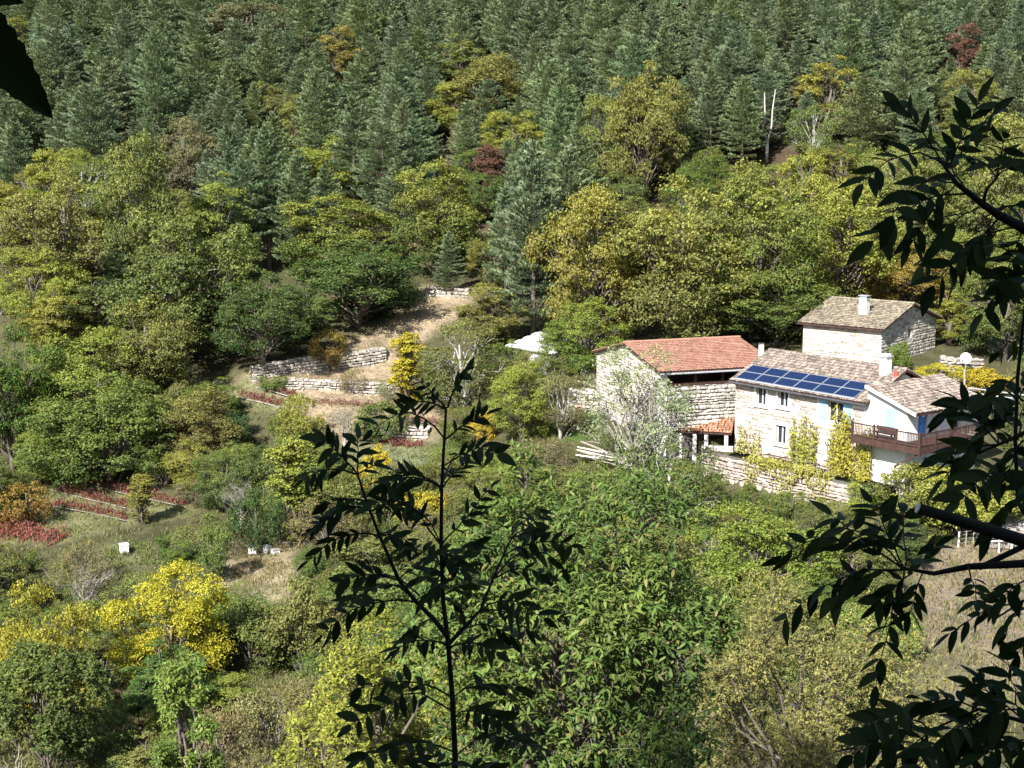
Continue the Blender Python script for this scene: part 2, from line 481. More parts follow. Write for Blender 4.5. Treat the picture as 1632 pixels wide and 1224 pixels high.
# ------------------------------------------------------------------ plant meshes
def unit(a):
    return a / (np.linalg.norm(a, axis=-1, keepdims=True) + 1e-9)
def leaf_arrays(P, T, Nn, L, Wd, fold=0.12):
    """rhombic leaves, two triangles each, folded along the midrib"""
    n = len(P)
    T = unit(T); B = unit(np.cross(T, Nn)); Nn = np.cross(B, T)
    L = np.broadcast_to(L, (n,))[:, None]; Wd = np.broadcast_to(Wd, (n,))[:, None]
    V = np.stack([P - T * L / 2, P - T * L * 0.04 + B * Wd / 2 + Nn * Wd * fold, P + T * L / 2, P - T * L * 0.04 - B * Wd / 2 + Nn * Wd * fold], 1).reshape(-1, 3)
    b = np.arange(n)[:, None] * 4
    Tr = np.concatenate([b + np.array([[0, 1, 2]]), b + np.array([[0, 2, 3]])], 1).reshape(-1, 3)
    return V, Tr
def long_leaf_arrays(P, T, Nn, L, Wd, curl=0.18):
    """pointed leaves of six triangles, bent down along their length; P is the stalk end"""
    n = len(P)
    T = unit(T); B = unit(np.cross(T, Nn)); Nn = np.cross(B, T)
    L = np.broadcast_to(L, (n,))[:, None]; Wd = np.broadcast_to(Wd, (n,))[:, None]
    pts = [P]
    for t, w in ((0.35, 1.0), (0.7, 0.8)):
        c = P + T * L * t - Nn * L * curl * t * t
        pts += [c + B * Wd / 2 * w + Nn * Wd * 0.12, c, c - B * Wd / 2 * w + Nn * Wd * 0.12]
    pts.append(P + T * L - Nn * L * curl)
    V = np.stack(pts, 1).reshape(-1, 3)
    b = np.arange(n)[:, None] * 8
    fs = [[0, 1, 2], [0, 2, 3], [1, 4, 5], [1, 5, 2], [2, 5, 6], [2, 6, 3], [4, 7, 5], [5, 7, 6]]
    Tr = np.concatenate([b + np.array([f]) for f in fs], 1).reshape(-1, 3)
    return V, Tr
def rdir(g, n):
    return unit(g.normal(size=(n, 3)))
def wob_path(g, a, b, n=5, sag=0.08):
    a = np.array(a, float); b = np.array(b, float)
    L = np.linalg.norm(b - a)
    out = []
    for i in range(n):
        t = i / (n - 1)
        p = a + (b - a) * t
        if 0 < i < n - 1: p = p + g.normal(size=3) * L * sag * 0.5
        p = p + np.array([0, 0, 1]) * L * sag * math.sin(math.pi * t)
        out.append(p)
    return out

def make_broadleaf(seed, H, D, z0, nl, per_clump=16, clumps=900, ll=0.26, lw=0.16, shape='round', sparse=1.0, bark='bark', lobe=0.30, long_leaf=False, limbs=True):
    """returns (trunk mesh, crown mesh): lobes carried by limbs, clumps on the lobes, leaves in the clumps"""
    g = np.random.default_rng(seed)
    rx = D / 2; ch = H - z0; cz = z0 + ch * 0.5
    # lobe centres
    cen = []
    k = 0
    while len(cen) < nl and k < 4000:
        k += 1
        d = rdir(g, 1)[0]
        r = g.uniform(0.40, 0.98)
        p = d * r
        if shape == 'round' and p[2] < -0.75: continue
        if shape == 'col':
            p = np.array([p[0] * 0.75, p[1] * 0.75, g.uniform(-0.9, 0.92)])
            p[:2] *= (1 - 0.55 * max(p[2], 0) ** 2) * (1 - 0.35 * max(-p[2], 0) ** 2)
        if shape == 'flat' and p[2] < -0.35: continue
        if all(np.linalg.norm(p - q) > 0.26 for q in cen) or k > 1500: cen.append(p)
    cen = np.array(cen)
    sc = np.array([rx, rx, ch / 2])
    C = cen * sc + np.array([0, 0, cz])
    lr = lobe * rx * g.uniform(0.6, 1.4, len(C))
    if shape == 'col': lr *= 1.25
    lt = np.clip(0.5 + g.normal(size=len(C)) * 0.2, 0, 1)        # tone of each lobe
    # clumps on lobes
    wgt = lr ** 2 / (lr ** 2).sum()
    li = g.choice(len(C), clumps, p=wgt)
    d = rdir(g, clumps)
    outw = unit(C[li] - np.array([0, 0, cz - ch * 0.2]))
    d = unit(d + 0.55 * outw + np.array([0, 0, 0.25]))
    cp_ = C[li] + d * (lr[li] * g.uniform(0.55, 1.18, clumps))[:, None] * np.array([1, 1, 0.8])
    cr = lr[li] * g.uniform(0.12, 0.26, clumps)
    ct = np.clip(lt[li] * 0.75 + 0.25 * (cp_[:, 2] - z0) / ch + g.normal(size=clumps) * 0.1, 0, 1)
    n = clumps * per_clump
    ci = np.repeat(np.arange(clumps), per_clump)
    if sparse < 1:
        ci = ci[g.random(n) < sparse]; n = len(ci)
    P = cp_[ci] + g.normal(size=(n, 3)) * (cr[ci] * 0.75)[:, None] * np.array([1.15, 1.15, 0.6])
    # thin the low ones out and keep above the ground
    Nn = unit(0.6 * d[ci] + np.array([0, 0, 0.55]) + 0.75 * rdir(g, n))
    T = unit(np.cross(Nn, rdir(g, n)) + np.array([0, 0, -0.25]))
    s = g.uniform(0.65, 1.3, n)
    if long_leaf: V, Tr = long_leaf_arrays(P, T, Nn, ll * s, lw * s); per = 8
    else: V, Tr = leaf_arrays(P, T, Nn, ll * s, lw * s); per = 4
    # tone also follows the height, so that crowns that turn colour do so from the top
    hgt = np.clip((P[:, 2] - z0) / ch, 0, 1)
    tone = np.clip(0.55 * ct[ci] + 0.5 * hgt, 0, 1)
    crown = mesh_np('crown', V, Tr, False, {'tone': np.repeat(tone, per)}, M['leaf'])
    mb = MB()
    tr = max(0.05, 0.024 * H)
    top = np.array([g.normal() * 0.1 * rx, g.normal() * 0.1 * rx, z0 + ch * 0.72])
    path = wob_path(g, (0, 0, -0.6), top, 7, 0.03)
    mb.tube(path, list(np.linspace(tr * 1.25, tr * 0.3, 7)), 7)
    if limbs:
        for c, r in zip(C, lr):
            t = np.clip((c[2] - z0 * 0.6) / (ch + z0 * 0.4) * 0.62, 0.12, 0.85)
            b = np.array(path[int(t * 6)])
            pt = wob_path(g, b, c, 5, 0.10)
            mb.tube(pt, list(np.linspace(tr * 0.45, tr * 0.10, 5)), 4, False)
            for _ in range(3):
                e = c + rdir(g, 1)[0] * r * 0.95
                mb.tube(wob_path(g, pt[3], e, 3, 0.1), [tr * 0.14, tr * 0.09, tr * 0.04], 3, False)
    return mb.mesh('trunk', M[bark], True), crown

def make_bare(seed, H, D, leaves=500, bark='twig', ll=0.16, lw=0.1):
    """leafless tree: forking limbs down to twigs, a few leaves left"""
    g = np.random.default_rng(seed)
    mb = MB()
    tips = []
    def grow(p, d, L, r, lev):
        n = 4
        pts = [p]
        for i in range(n):
            d = unit(d + g.normal(size=3) * 0.16 + np.array([0, 0, 0.05]))
            p = p + d * L / n
            pts.append(p)
        mb.tube(pts, list(np.linspace(r, r * 0.55, n + 1)), 5 if lev < 2 else 3, False)
        if lev >= 4: tips.append(p); return
        for _ in range(int(g.integers(3, 5))):
            k = int(g.integers(2, n + 1))
            nd = unit(d + rdir(g, 1)[0] * 0.85)
            nd[2] = abs(nd[2]) * 0.7 + 0.15 * nd[2]
            grow(pts[k], unit(nd), L * g.uniform(0.5, 0.72), r * 0.5, lev + 1)
    for _ in range(3):
        a = g.uniform(0, 6.28)
        grow(np.array([0, 0, -0.3]), unit(np.array([math.cos(a) * D / H * 0.5, math.sin(a) * D / H * 0.5, 1.0])), H * 0.40, 0.016 * H, 0)
    tips = np.array(tips)
    ti = g.integers(0, len(tips), leaves)
    P = tips[ti] + g.normal(size=(leaves, 3)) * 0.05 * H
    Nn = rdir(g, leaves); T = unit(np.cross(Nn, rdir(g, leaves)))
    V, Tr = leaf_arrays(P, T, Nn, ll * g.uniform(0.6, 1.3, leaves), lw)
    return mb.mesh('trunk', M[bark], True), mesh_np('crown', V, Tr, False, {'tone': np.repeat(g.random(leaves), 4)}, M['leaf'])

def make_pine(seed, H=16.0, D=7.6, first=0.18, roundness=0.5):
    """pine: whorls of level branches carrying flat plates of needle tufts"""
    g = np.random.default_rng(seed)
    mb = MB()
    lean = g.normal(size=2) * 0.15
    path = [(lean[0] * t * t, lean[1] * t * t, H * t - 0.5 * (t == 0)) for t in np.linspace(0, 1, 7)]
    mb.tube(path, list(np.linspace(0.26, 0.03, 7)), 6)
    Ps, Ts, Ns, Ls, to = [], [], [], [], []
    h = H * first
    while h < H * 0.985:
        t = h / H
        prof = (1 - t) ** (0.42 + 0.45 * (1 - roundness)) * 1.12
        if t < first + 0.22: prof *= 0.62 + 0.38 * (t - first) / 0.22
        Lb = max(0.3, D / 2 * prof * 1.15)
        nb = int(g.integers(6, 9))
        a0 = g.uniform(0, 6.28)
        for b in range(nb):
            if g.random() < 0.08: continue
            a = a0 + 6.283 * b / nb + g.normal() * 0.2
            L = Lb * g.uniform(0.7, 1.18)
            rise = g.uniform(-0.06, 0.22) + 0.35 * t
            dirv = np.array([math.cos(a), math.sin(a), rise])
            p0 = np.array([lean[0] * t * t, lean[1] * t * t, h + g.normal() * 0.12])
            tone = np.clip(0.5 + g.normal() * 0.22, 0, 1)
            tip = p0 + dirv * L
            if L > 0.8: mb.tube([p0, p0 + dirv * L * 0.5 - np.array([0, 0, 0.05 * L]), tip], [0.05, 0.03, 0.012], 3, False)
            side = np.array([-math.sin(a), math.cos(a), 0])
            n = int(24 + 62 * L)
            s = g.random(n) ** 0.7
            keep = s > 0.16
            s = s[keep]; n = len(s)
            wdt = L * 0.30 * np.sin(np.clip(s, 0, 1) * 2.6 + 0.35)
            lat = g.normal(size=n) * 0.62 * wdt
            P = p0 + dirv * (L * s)[:, None] + side * lat[:, None] + np.array([0, 0, 1]) * (0.13 * L * (s - 0.5) ** 2 + g.normal(size=n) * 0.09 - 0.05 * np.abs(lat))[:, None]
            T = unit(dirv * 0.8 + side * (lat / (wdt + 0.1))[:, None] * 0.7 + np.array([0, 0, 0.5]) + 0.55 * rdir(g, n))
            Ps.append(P); Ts.append(T); Ns.append(unit(np.array([0, 0, 0.6]) + 0.5 * np.array([math.cos(a), math.sin(a), 0]) + 0.75 * rdir(g, n)))
            Ls.append(g.uniform(0.22, 0.42, n)); to.append(np.clip(tone + g.normal(size=n) * 0.1, 0, 1))
        h += g.uniform(0.7, 1.05) * (1.15 - 0.5 * t)
    P, T, Nn, L, tone = map(np.concatenate, (Ps, Ts, Ns, Ls, to))
    V, Tr = leaf_arrays(P, T, Nn, L, L * 0.38, 0.2)
    return mb.mesh('trunk', M['pine_bark'], True), mesh_np('crown', V, Tr, False, {'tone': np.repeat(tone, 4)}, M['needle'])

KIND = {}
KIND['broad'] = (10.0, 9.0, [make_broadleaf(100 + i, 10, 9, 0.4, 40, 26, 1500, 0.18, 0.11, lobe=0.27) for i in range(5)])
KIND['upright'] = (12.0, 6.4, [make_broadleaf(200 + i, 12, 6.4, 0.6, 38, 26, 1250, 0.185, 0.11, lobe=0.29) for i in range(3)])
KIND['poplar'] = (10.0, 3.4, [make_broadleaf(300 + i, 10, 3.4, 0.5, 30, 12, 900, 0.20, 0.15, 'col', lobe=0.36) for i in range(2)])
KIND['shrub'] = (3.0, 3.8, [make_broadleaf(400 + i, 3, 3.8, 0.0, 18, 14, 640, 0.13, 0.075, 'round', lobe=0.36) for i in range(5)])
KIND['scrub'] = (3.0, 3.8, [make_broadleaf(450 + i, 3, 3.8, 0.0, 16, 11, 560, 0.13, 0.055, 'round', 0.85, 'twig', lobe=0.40) for i in range(4)])
KIND['thin'] = (8.0, 7.0, [make_broadleaf(500 + i, 8, 7, 0.5, 30, 10, 1100, 0.17, 0.10, 'round', 0.9, 'pale_bark', lobe=0.27) for i in range(2)])
KIND['airy'] = (8.0, 7.0, [make_broadleaf(520, 8, 7, 0.8, 34, 10, 1000, 0.15, 0.09, 'round', 0.75, 'twig', lobe=0.25)])
KIND['bare'] = (7.0, 6.0, [make_bare(600 + i, 7, 6, 900) for i in range(3)])
KIND['pine'] = (16.0, 7.6, [make_pine(700 + i, 16, 7.6, 0.14 + 0.05 * (i % 3), (0.3, 0.9, 0.5, 1.0, 0.7, 0.15)[i]) for i in range(6)])
NAME = dict(broad='broadleaf_tree', upright='broadleaf_tree', poplar='poplar_tree', shrub='shrub', scrub='scrub_bush', thin='open_crowned_tree', airy='open_crowned_tree', bare='bare_tree', pine='pine_tree')
CATG = dict(broad='tree', upright='tree', poplar='tree', shrub='bush', scrub='bush', thin='tree', airy='tree', bare='tree', pine='pine tree')

OL = (.140, .158, .050); OLG = (.098, .142, .038); GR = (.066, .122, .026); DG = (.040, .088, .024); YG = (.205, .245, .045)
YE = (.46, .38, .025); GO = (.19, .178, .045); OB = (.24, .14, .035); GB = (.155, .145, .075); RD = (.15, .075, .045)
PALE = (.28, .29, .18); PN = (.170, .225, .118); LG = (.115, .195, .03); TAN = (.19, .18, .08)
PLACED = []          # (x, y, radius, u, v_top, v_base, Y, listed)
def plant(kind, x, y, h, w, col, alpha, label, group=None, listed=True, var=None, z=None):
    H, D, ms = KIND[kind]
    k = random.randrange(len(ms)) if var is None else var % len(ms)
    z = hz(x, y) if z is None else z
    r = empty(NAME[kind], (x, y, z - 0.05), random.uniform(0, 6.28))
    tag(r, label, CATG[kind], group)
    r.scale = (w / D, w / D, h / H)
    link('trunk', ms[k][0], None, r)
    c = link('crown', ms[k][1], None, r)
    q = .06 if kind == 'pine' else .12
    j = [random.uniform(1 - q, 1 + q) for _ in range(3)]
    c.color = (col[0] * j[0], col[1] * j[1], col[2] * j[2], alpha)
    u, vb = project(x, y, z); _, vt = project(x, y, z + h)
    PLACED.append((x, y, w / 2, u, vt, vb, y, listed, w * F / y))
    return r
def plant_pix(kind, u, vt, vb, wpx, col, alpha, label, group=None, Y=None):
    p = hit(u, vb) if Y is None else at(u, vb, Y)
    s = p[1] / F
    z = None
    return plant(kind, p[0], p[1], (vb - vt) * s * 1.01, wpx * s, col, alpha, label, group, z=z if Y is None else p[2])

def zone(u, y):
    a_ = 'left of the white shed' if u < 500 else ('above the barn and shed' if u < 1150 else 'above the houses')
    return a_
# ------------------------------------------------------------------ trees and bushes one can tell apart: picture column, top, foot, width
T_LIST = [
 ('broad',110,272,490,185,OL,.5,'olive broadleaf tree at the forest edge below the dark pines, far left'),
 ('upright',82,243,400,75,YG,.8,'bright yellow-green tree top rising over the far left forest edge'),
 ('broad',232,232,480,150,OL,.2,'grey-olive tree standing between pines left of the centre slope'),
 ('upright',352,275,450,95,YG,.4,'pale yellow-green tree against the big pine group'),
 ('broad',300,188,330,110,GB,.2,'tan-olive tree set into the dark pines, upper left'),
 ('broad',292,330,575,215,OLG,.3,'wide olive-green tree with pale limbs above the left terraces'),
 ('upright',95,455,590,100,GO,.9,'orange-yellow tree in the green wood at the left edge'),
 ('broad',62,392,540,130,YG,.4,'light yellow-green tree above the orange-yellow one at the left edge'),
 ('broad',125,520,705,185,YG,.3,'large yellow-green tree in the wood at the left'),
 ('broad',20,500,750,150,GR,.2,'dark green tree cut by the left edge of the picture'),
 ('broad',232,468,650,165,OL,.3,'round olive tree over the scrub left of the terraces'),
 ('broad',170,598,775,225,OLG,.25,'broad olive-green tree right above the red berry rows'),
 ('broad',328,618,748,140,OL,.3,'olive tree below the terraces, before a dark green bush'),
 ('shrub',374,638,728,66,DG,0,'dark green bush at the right side of an olive tree'),
 ('broad',418,438,585,150,DG,.15,'dark green tree at the left end of the terrace wall'),
 ('broad',572,385,518,225,DG,.2,'wide dark green tree over the dry grass slope'),
 ('broad',545,318,450,190,OLG,.6,'golden-brown tree crown behind the wide dark green tree'),
 ('broad',700,268,440,160,OLG,.6,'olive-gold tree below the red-brown one'),
 ('upright',785,230,330,68,RD,0,'red-brown tree in the middle of the forest'),
 ('pine',716,368,470,62,PN,0,'small blue-green pine before the golden trees'),
 ('poplar',650,528,645,58,YE,.3,'slim bright yellow tree at the end of the terrace wall'),
 ('thin',742,510,650,150,OL,.2,'grey-olive open tree right of the slim yellow one'),
 ('upright',785,452,560,100,OL,.4,'olive tree beside the stone wall on top of the dry slope'),
 ('shrub',525,528,592,48,OB,.4,'small orange-brown tree on the terrace'),
 ('broad',835,572,705,105,YG,.3,'yellow-green tree below the white shed'),
 ('thin',892,590,700,100,GB,.2,'brownish bush left of the barn'),
 ('broad',934,470,602,135,LG,.5,'light green tree with dark trunk left of the barn roof'),
 ('pine',850,225,545,150,PN,0,'tall grey-green pine left of the large golden tree'),
 ('broad',945,292,555,185,GO,.6,'large golden tree behind the barn'),
 ('broad',1090,285,560,240,OL,.6,'big olive-gold tree with pale limbs behind the barn roof'),
 ('broad',1205,275,540,200,OLG,.5,'olive tree behind the gap between barn and upper house'),
 ('upright',1275,246,500,95,YG,.7,'pale yellow tree top under the forked bare trunks'),
 ('broad',1340,285,505,190,YG,.3,'yellow-olive tree above the upper house roof'),
 ('broad',1240,425,548,210,GR,.3,'green tree in shade left of the upper house'),
 ('broad',1445,390,500,140,OB,.5,'orange-brown tree right above the upper house'),
 ('upright',1512,462,548,70,YG,.8,'yellow-green tree beside the upper house gable'),
 ('broad',1600,400,575,130,OLG,.3,'green-olive tree beyond the hanging ash leaves at the right'),
 ('broad',1590,180,420,165,OL,.5,'olive tree at the forest edge behind the upper ash branch'),
 ('broad',1450,250,450,150,OL,.3,'olive tree at the forest edge behind the ash twig tips'),
 ('upright',1318,92,235,88,GO,.9,'orange and yellow tree alone among the upper pines'),
 ('upright',1530,44,150,70,RD,0,'rust-red tree in the pines near the upper right corner'),
 ('broad',1552,112,215,85,OL,.6,'yellow-olive tree below the rust-red one'),
 ('broad',1020,112,330,130,GO,.25,'tall olive-gold tree in the pines right of the centre'),
 ('broad',965,150,320,95,OL,.4,'olive tree touching the tall olive-gold one'),
 ('broad',782,98,215,145,OL,.3,'wide olive tree in the middle of the upper pines'),
 ('upright',722,135,225,75,YG,.6,'small yellow-green tree before the upper pines'),
 ('broad',822,178,280,92,YG,.4,'yellow-green tree above the red-brown one'),
 ('upright',735,58,155,72,OL,.4,'tan-olive tree beside a dark gap in the upper pines'),
 ('upright',540,48,150,72,GO,.2,'tan tree in the dark upper pines, left of the centre'),
 ('broad',400,4,100,150,GB,.1,'brown-olive tree at the upper edge of the picture'),
 ('broad',432,135,235,85,OL,.3,'olive tree before the dark pine stand, left of the centre'),
 ('broad',532,220,325,125,YG,.35,'light olive tree over the big pine group'),
 ('upright',30,26,90,52,GO,.7,'small yellow tree beside the large dark leaf'),
 ('shrub',475,632,715,72,YG,.3,'yellow-green bush below the faded red berry rows'),
 ('poplar',470,690,868,85,YG,.5,'tall yellow-green bush right of the bare grey tree'),
 ('bare',548,622,712,85,GB,.1,'grey leafless bush before the terrace walls'),
 ('shrub',606,630,705,86,OLG,.3,'olive-green bush in front of the low terrace wall'),
 ('shrub',600,715,782,66,YE,.3,'golden bush behind the left tip of the ash sapling'),
 ('shrub',672,765,840,80,YE,.4,'bright yellow bush behind the stem of the ash sapling'),
 ('shrub',768,655,702,46,YE,.4,'little yellow bush right of the ash sapling top'),
 ('poplar',226,752,836,46,GO,.6,'slim orange-yellow tree in the red berry rows'),
 ('shrub',42,760,838,84,OB,.4,'orange-brown bush at the left end of the berry rows'),
 ('bare',382,732,845,100,GB,0,'bare grey tree right of the berry rows'),
 ('shrub',412,780,885,70,DG,.1,'dark green bush beside the beehives'),
 ('shrub',336,822,930,66,OLG,.3,'green and brown bush between the two groups of beehives'),
 ('bare',125,862,998,130,GB,.2,'brown twiggy tree below the single beehive'),
 ('broad',68,898,1200,160,(.30, .33, .035),.2,'big tree with yellow top and green skirt, lower left corner'),
 ('broad',276,894,1110,185,(.42, .37, .025),.3,'large bright yellow tree at the lower left'),
 ('shrub',585,835,905,150,OLG,.3,'olive bush behind the left twigs of the ash sapling'),
 ('airy',1010,545,775,185,PALE,.3,'pale silvery tree standing in front of the barn gable'),
 ('thin',1062,688,850,190,OLG,.1,'grey-green orchard tree with dark trunk below the barn'),
 ('broad',1205,800,990,230,LG,.4,'bright green tree below the vine pergola'),
 ('broad',1020,830,985,190,OL,.2,'olive tree between the orchard tree and the chestnut'),
 ('shrub',1398,945,1070,110,LG,.1,'green bush at the edge of the bare slope'),
 ('shrub',1455,745,832,130,OLG,.6,'dark green hedge bush under the balcony'),
 ('shrub',1535,750,850,165,YG,.6,'large yellow-green bush under the right end of the balcony'),
 ('shrub',1600,765,850,110,OLG,.6,'green bush behind the ash leaves below the balcony'),
 ('shrub',1430,535,592,42,LG,.2,'green climber on the gable corner of the upper house'),
 ('shrub',1500,580,612,60,YE,.3,'yellow bush on the bank behind the lean-to roof'),
 ('shrub',1580,580,625,80,YE,.2,'golden bush by the guard rail'),
 ('shrub',480,930,1080,150,OL,.2,'olive bush at the left of the ash sapling stem'),
 ('shrub',400,960,1080,120,OLG,.2,'olive-green bush right of the large yellow tree'),
 ('scrub',440,1080,1224,150,GB,.2,'brown twiggy bush at the bottom left of the chestnut'),
 ('scrub',350,1120,1250,120,TAN,.2,'tan scrub bush beside the young chestnut'),
 ('shrub',620,880,985,160,OLG,.35,'yellow-olive bush behind the middle of the ash sapling'),
 ('scrub',520,800,880,110,GB,.2,'brown bush left of the yellow bush'),
 ('shrub',436,592,622,40,OLG,.4,'small olive bush at the left foot of the long terrace wall'),
 ('scrub',562,588,628,44,GB,.3,'brown dry bush leaning on the terrace walls'),
 ('scrub',618,603,640,40,OL,.3,'low olive bush left of the slim yellow tree'),
 ('shrub',1134,758,815,60,OLG,.4,'olive bush before the left end of the retaining wall'),
 ('shrub',1196,772,822,56,GR,.3,'green bush before the middle of the retaining wall'),
 ('shrub',1262,778,826,60,OLG,.5,'yellow-olive bush before the retaining wall'),
 ('shrub',1372,770,828,56,YG,.5,'yellow-green bush at the right end of the retaining wall'),
 ('shrub',90,590,700,90,YG,.4,'yellow-green bush in the wood at the far left'),
]
EDGE = [(430,205,432,125),(478,240,445,115),(392,255,440,90),(612,196,352,105),(662,186,340,92),(905,240,505,120),(806,300,490,105),(565,150,335,95),(28,190,345,100),(150,140,315,105),(1132,112,275,95),(1182,128,278,85),(640,250,385,95),(255,60,260,95),(190,380,500,80),(1010,60,220,85)]
for t in T_LIST: plant_pix(*t)
for u, vt, vb, wpx in EDGE: plant_pix('pine', u, vt, vb, wpx, PN, random.uniform(0, .2), 'tall full pine standing forward at the lower forest edge ' + zone(u, 0), 'tall pines at the forest edge ' + zone(u, 0))

# forked bare trunk among the pines
p = hit(1222, 258)
g = np.random.default_rng(5); s = p[1] / F
r = empty('dead_tree', p); r.scale = (1.1, 1.1, 1.0); tag(r, 'pale forked dead trunk standing at the lower edge of the pines', 'dead tree')
mb = MB()
mb.tube([(0, 0, -.5), (0, 0, 2.6)], [.2, .17], 6)
mb.tube([(0, 0, 2.5), (-.5, 0, 4.0), (-.35, 0, 6.0), (-.45, 0, 8.2)], [.16, .13, .1, .05], 5)
mb.tube([(0, 0, 2.5), (.45, .1, 4.2), (.5, .1, 6.2), (.75, .1, 8.6)], [.15, .13, .1, .04], 5)
mb.build('trunk', M['pale_bark'], r, True)
mb = MB()
for k in range(7):
    zz = 3 + 0.8 * k; a = g.uniform(0, 6.28)
    sg_ = (-1) ** k; mb.tube([(.42 * sg_, .03, zz), (.42 * sg_ + sg_ * g.uniform(.3, .8), math.sin(a) * .5, zz + .5)], [.03, .01], 3)
mb.build('branch', M['pale_bark'], r)
PLACED.append((p[0], p[1], 1.5, 1222, 175, 265, p[1], True, 40))

# ------------------------------------------------------------------ the woods: scattered over the slope
GUARD = []           # picture points that scattered plants in front must leave free: (u, v, distance)
for nm, poly in OPEN.items():
    if nm == 'path': continue
    us = [q[0] for q in poly]; vs = [q[1] for q in poly]
    for u in np.arange(max(0, min(us)), min(1632, max(us)), 14):
        for v in np.arange(min(vs), max(vs), 10):
            if inside(poly, np.array([u]), np.array([v]))[0]:
                q = hit(u, v) if nm != 'house' else at(u, v, float(np.interp(u, [945, 1170, 1200, 1383, 1447], [112, 109, 107, 100.5, 98])))
                GUARD.append((u, v, q[1]))
for kind_, u, vt, vb, wpx, *_ in T_LIST + [('pine', *e) for e in EDGE]:          # crowns of the listed trees
    Yt = hit(u, vb)[1]
    for fu in (-.3, 0, .3):
        for fv in (.12, .3, .5):
            GUARD.append((u + fu * wpx, vt + fv * (vb - vt), Yt))
GUARD += [(u_, v_, float(np.interp(u_, [1118, 1390], [105.5, 95.5]))) for u_ in range(1120, 1390, 14) for v_ in (745, 760, 775)]
GUARD += [(u_, v_, 128) for u_ in range(814, 872, 10) for v_ in (532, 542, 552)]
GUARD += [(u_, v, 184) for u_ in (1218, 1228) for v in range(172, 262, 8)]
GUARD = np.array(GUARD)
GU0, GV0, GY0 = GUARD.T
def pine_limit(u):
    return float(np.interp(u, [-200, 0, 130, 220, 330, 400, 520, 600, 700, 770, 800, 900, 930, 1000, 1100, 1632, 1900],
                              [350, 350, 330, 335, 360, 470, 470, 330, 300, 320, 470, 480, 330, 320, 290, 270, 270]))
def zone2(u):
    return 'below the berry rows' if u < 380 else ('between hives and barn' if u < 900 else 'below the houses')
def try_scatter(kind, x, y, h, w, col, alpha, label, group, gap, free=0.35, over=False):
    z = hz(x, y)
    u, vb = project(x, y, z); _, vt = project(x, y, z + h)
    wp = w * F / y
    for q in PLACED:
        if (q[0] - x) ** 2 + (q[1] - y) ** 2 < (gap * (q[2] + w / 2)) ** 2: return False
    m_ = (GY0 > y + 1.0) & (np.abs(GU0 - u) < wp * 0.5) & (GV0 > vt - 2) & (GV0 < vb)
    # a conical pine leaves the upper corners free
    if kind == 'pine' and m_.any():
        frac = np.clip((GV0 - vt) / max(vb - vt, 1), 0, 1)
        m_ &= np.abs(GU0 - u) < wp * 0.5 * np.minimum(1, frac * 1.6 + 0.05)
    if m_.sum() > free: return False
    if over:
        FARP.append((x, y, z, h, w)); PLACED.append((x, y, w / 2, u, vt, vb, y, False, wp))
        return False
    plant(kind, x, y, h, w, col, alpha, label, group, False, z=z)
    return True
def mixcol(cs):
    a, b = random.choice(cs), random.choice(cs); t = random.random()
    return tuple(a[i] * t + b[i] * (1 - t) for i in range(3))
npine = nwood = nbush = 0
FARP = []
cand = []
for y in np.arange(138, 345, 3.5):
    hw = y * 0.40 + 6
    for x in np.arange(-hw, hw, 3.5):
        cand.append((x + random.uniform(-1.9, 1.9), y + random.uniform(-1.9, 1.9)))
cand.sort(key=lambda q: q[1])
PINE_LABEL = 'dark blue-green pine in the dense forest over the upper hillside'
for x, y in cand:
    z = hz(x, y); u, v = project(x, y, z)
    if v > pine_limit(u) or u < -60 or u > 1690 or v < -110: continue
    h = random.uniform(8.5, 14.5); w = h * random.uniform(0.48, 0.72)
    t = random.uniform(-.12, .12)
    col = (PN[0] * (1 + t), PN[1] * (1 + .6 * t), PN[2] * (1 - .4 * t))
    if try_scatter('pine', x, y, h, w, col, random.uniform(0, .35), 'dark blue-green pine in the dense upper forest ' + zone(u, y), 'pines of the upper forest ' + zone(u, y), 0.64, over=npine >= 205): npine += 1
# broadleaf trees filling the wood between pines and clearings
for y in np.arange(118, 200, 4.0):
    hw = y * 0.39
    for x in np.arange(-hw, hw, 4.0):
        xx, yy = x + random.uniform(-1.7, 1.7), y + random.uniform(-1.7, 1.7)
        z = hz(xx, yy); u, v = project(xx, yy, z)
        if u < -40 or u > 1670 or v < pine_limit(u) - 25 or v > 600 or v < 0: continue
        if any(inside(OPEN[k], np.array([u]), np.array([v]))[0] for k in ('terrace', 'house', 'lawn')): continue
        h = random.uniform(5.5, 9.5); w = h * random.uniform(0.7, 1.0)
        if try_scatter(random.choice(['broad', 'broad', 'upright', 'thin']), xx, yy, h, w, mixcol([OL, OLG, OLG, GO, YG, GR]), random.uniform(.05, .45),
                       'olive or gold broadleaf tree in the mixed wood ' + zone(u, yy), 'broadleaf trees of the mixed wood ' + zone(u, yy), 0.72, 2): nwood += 1
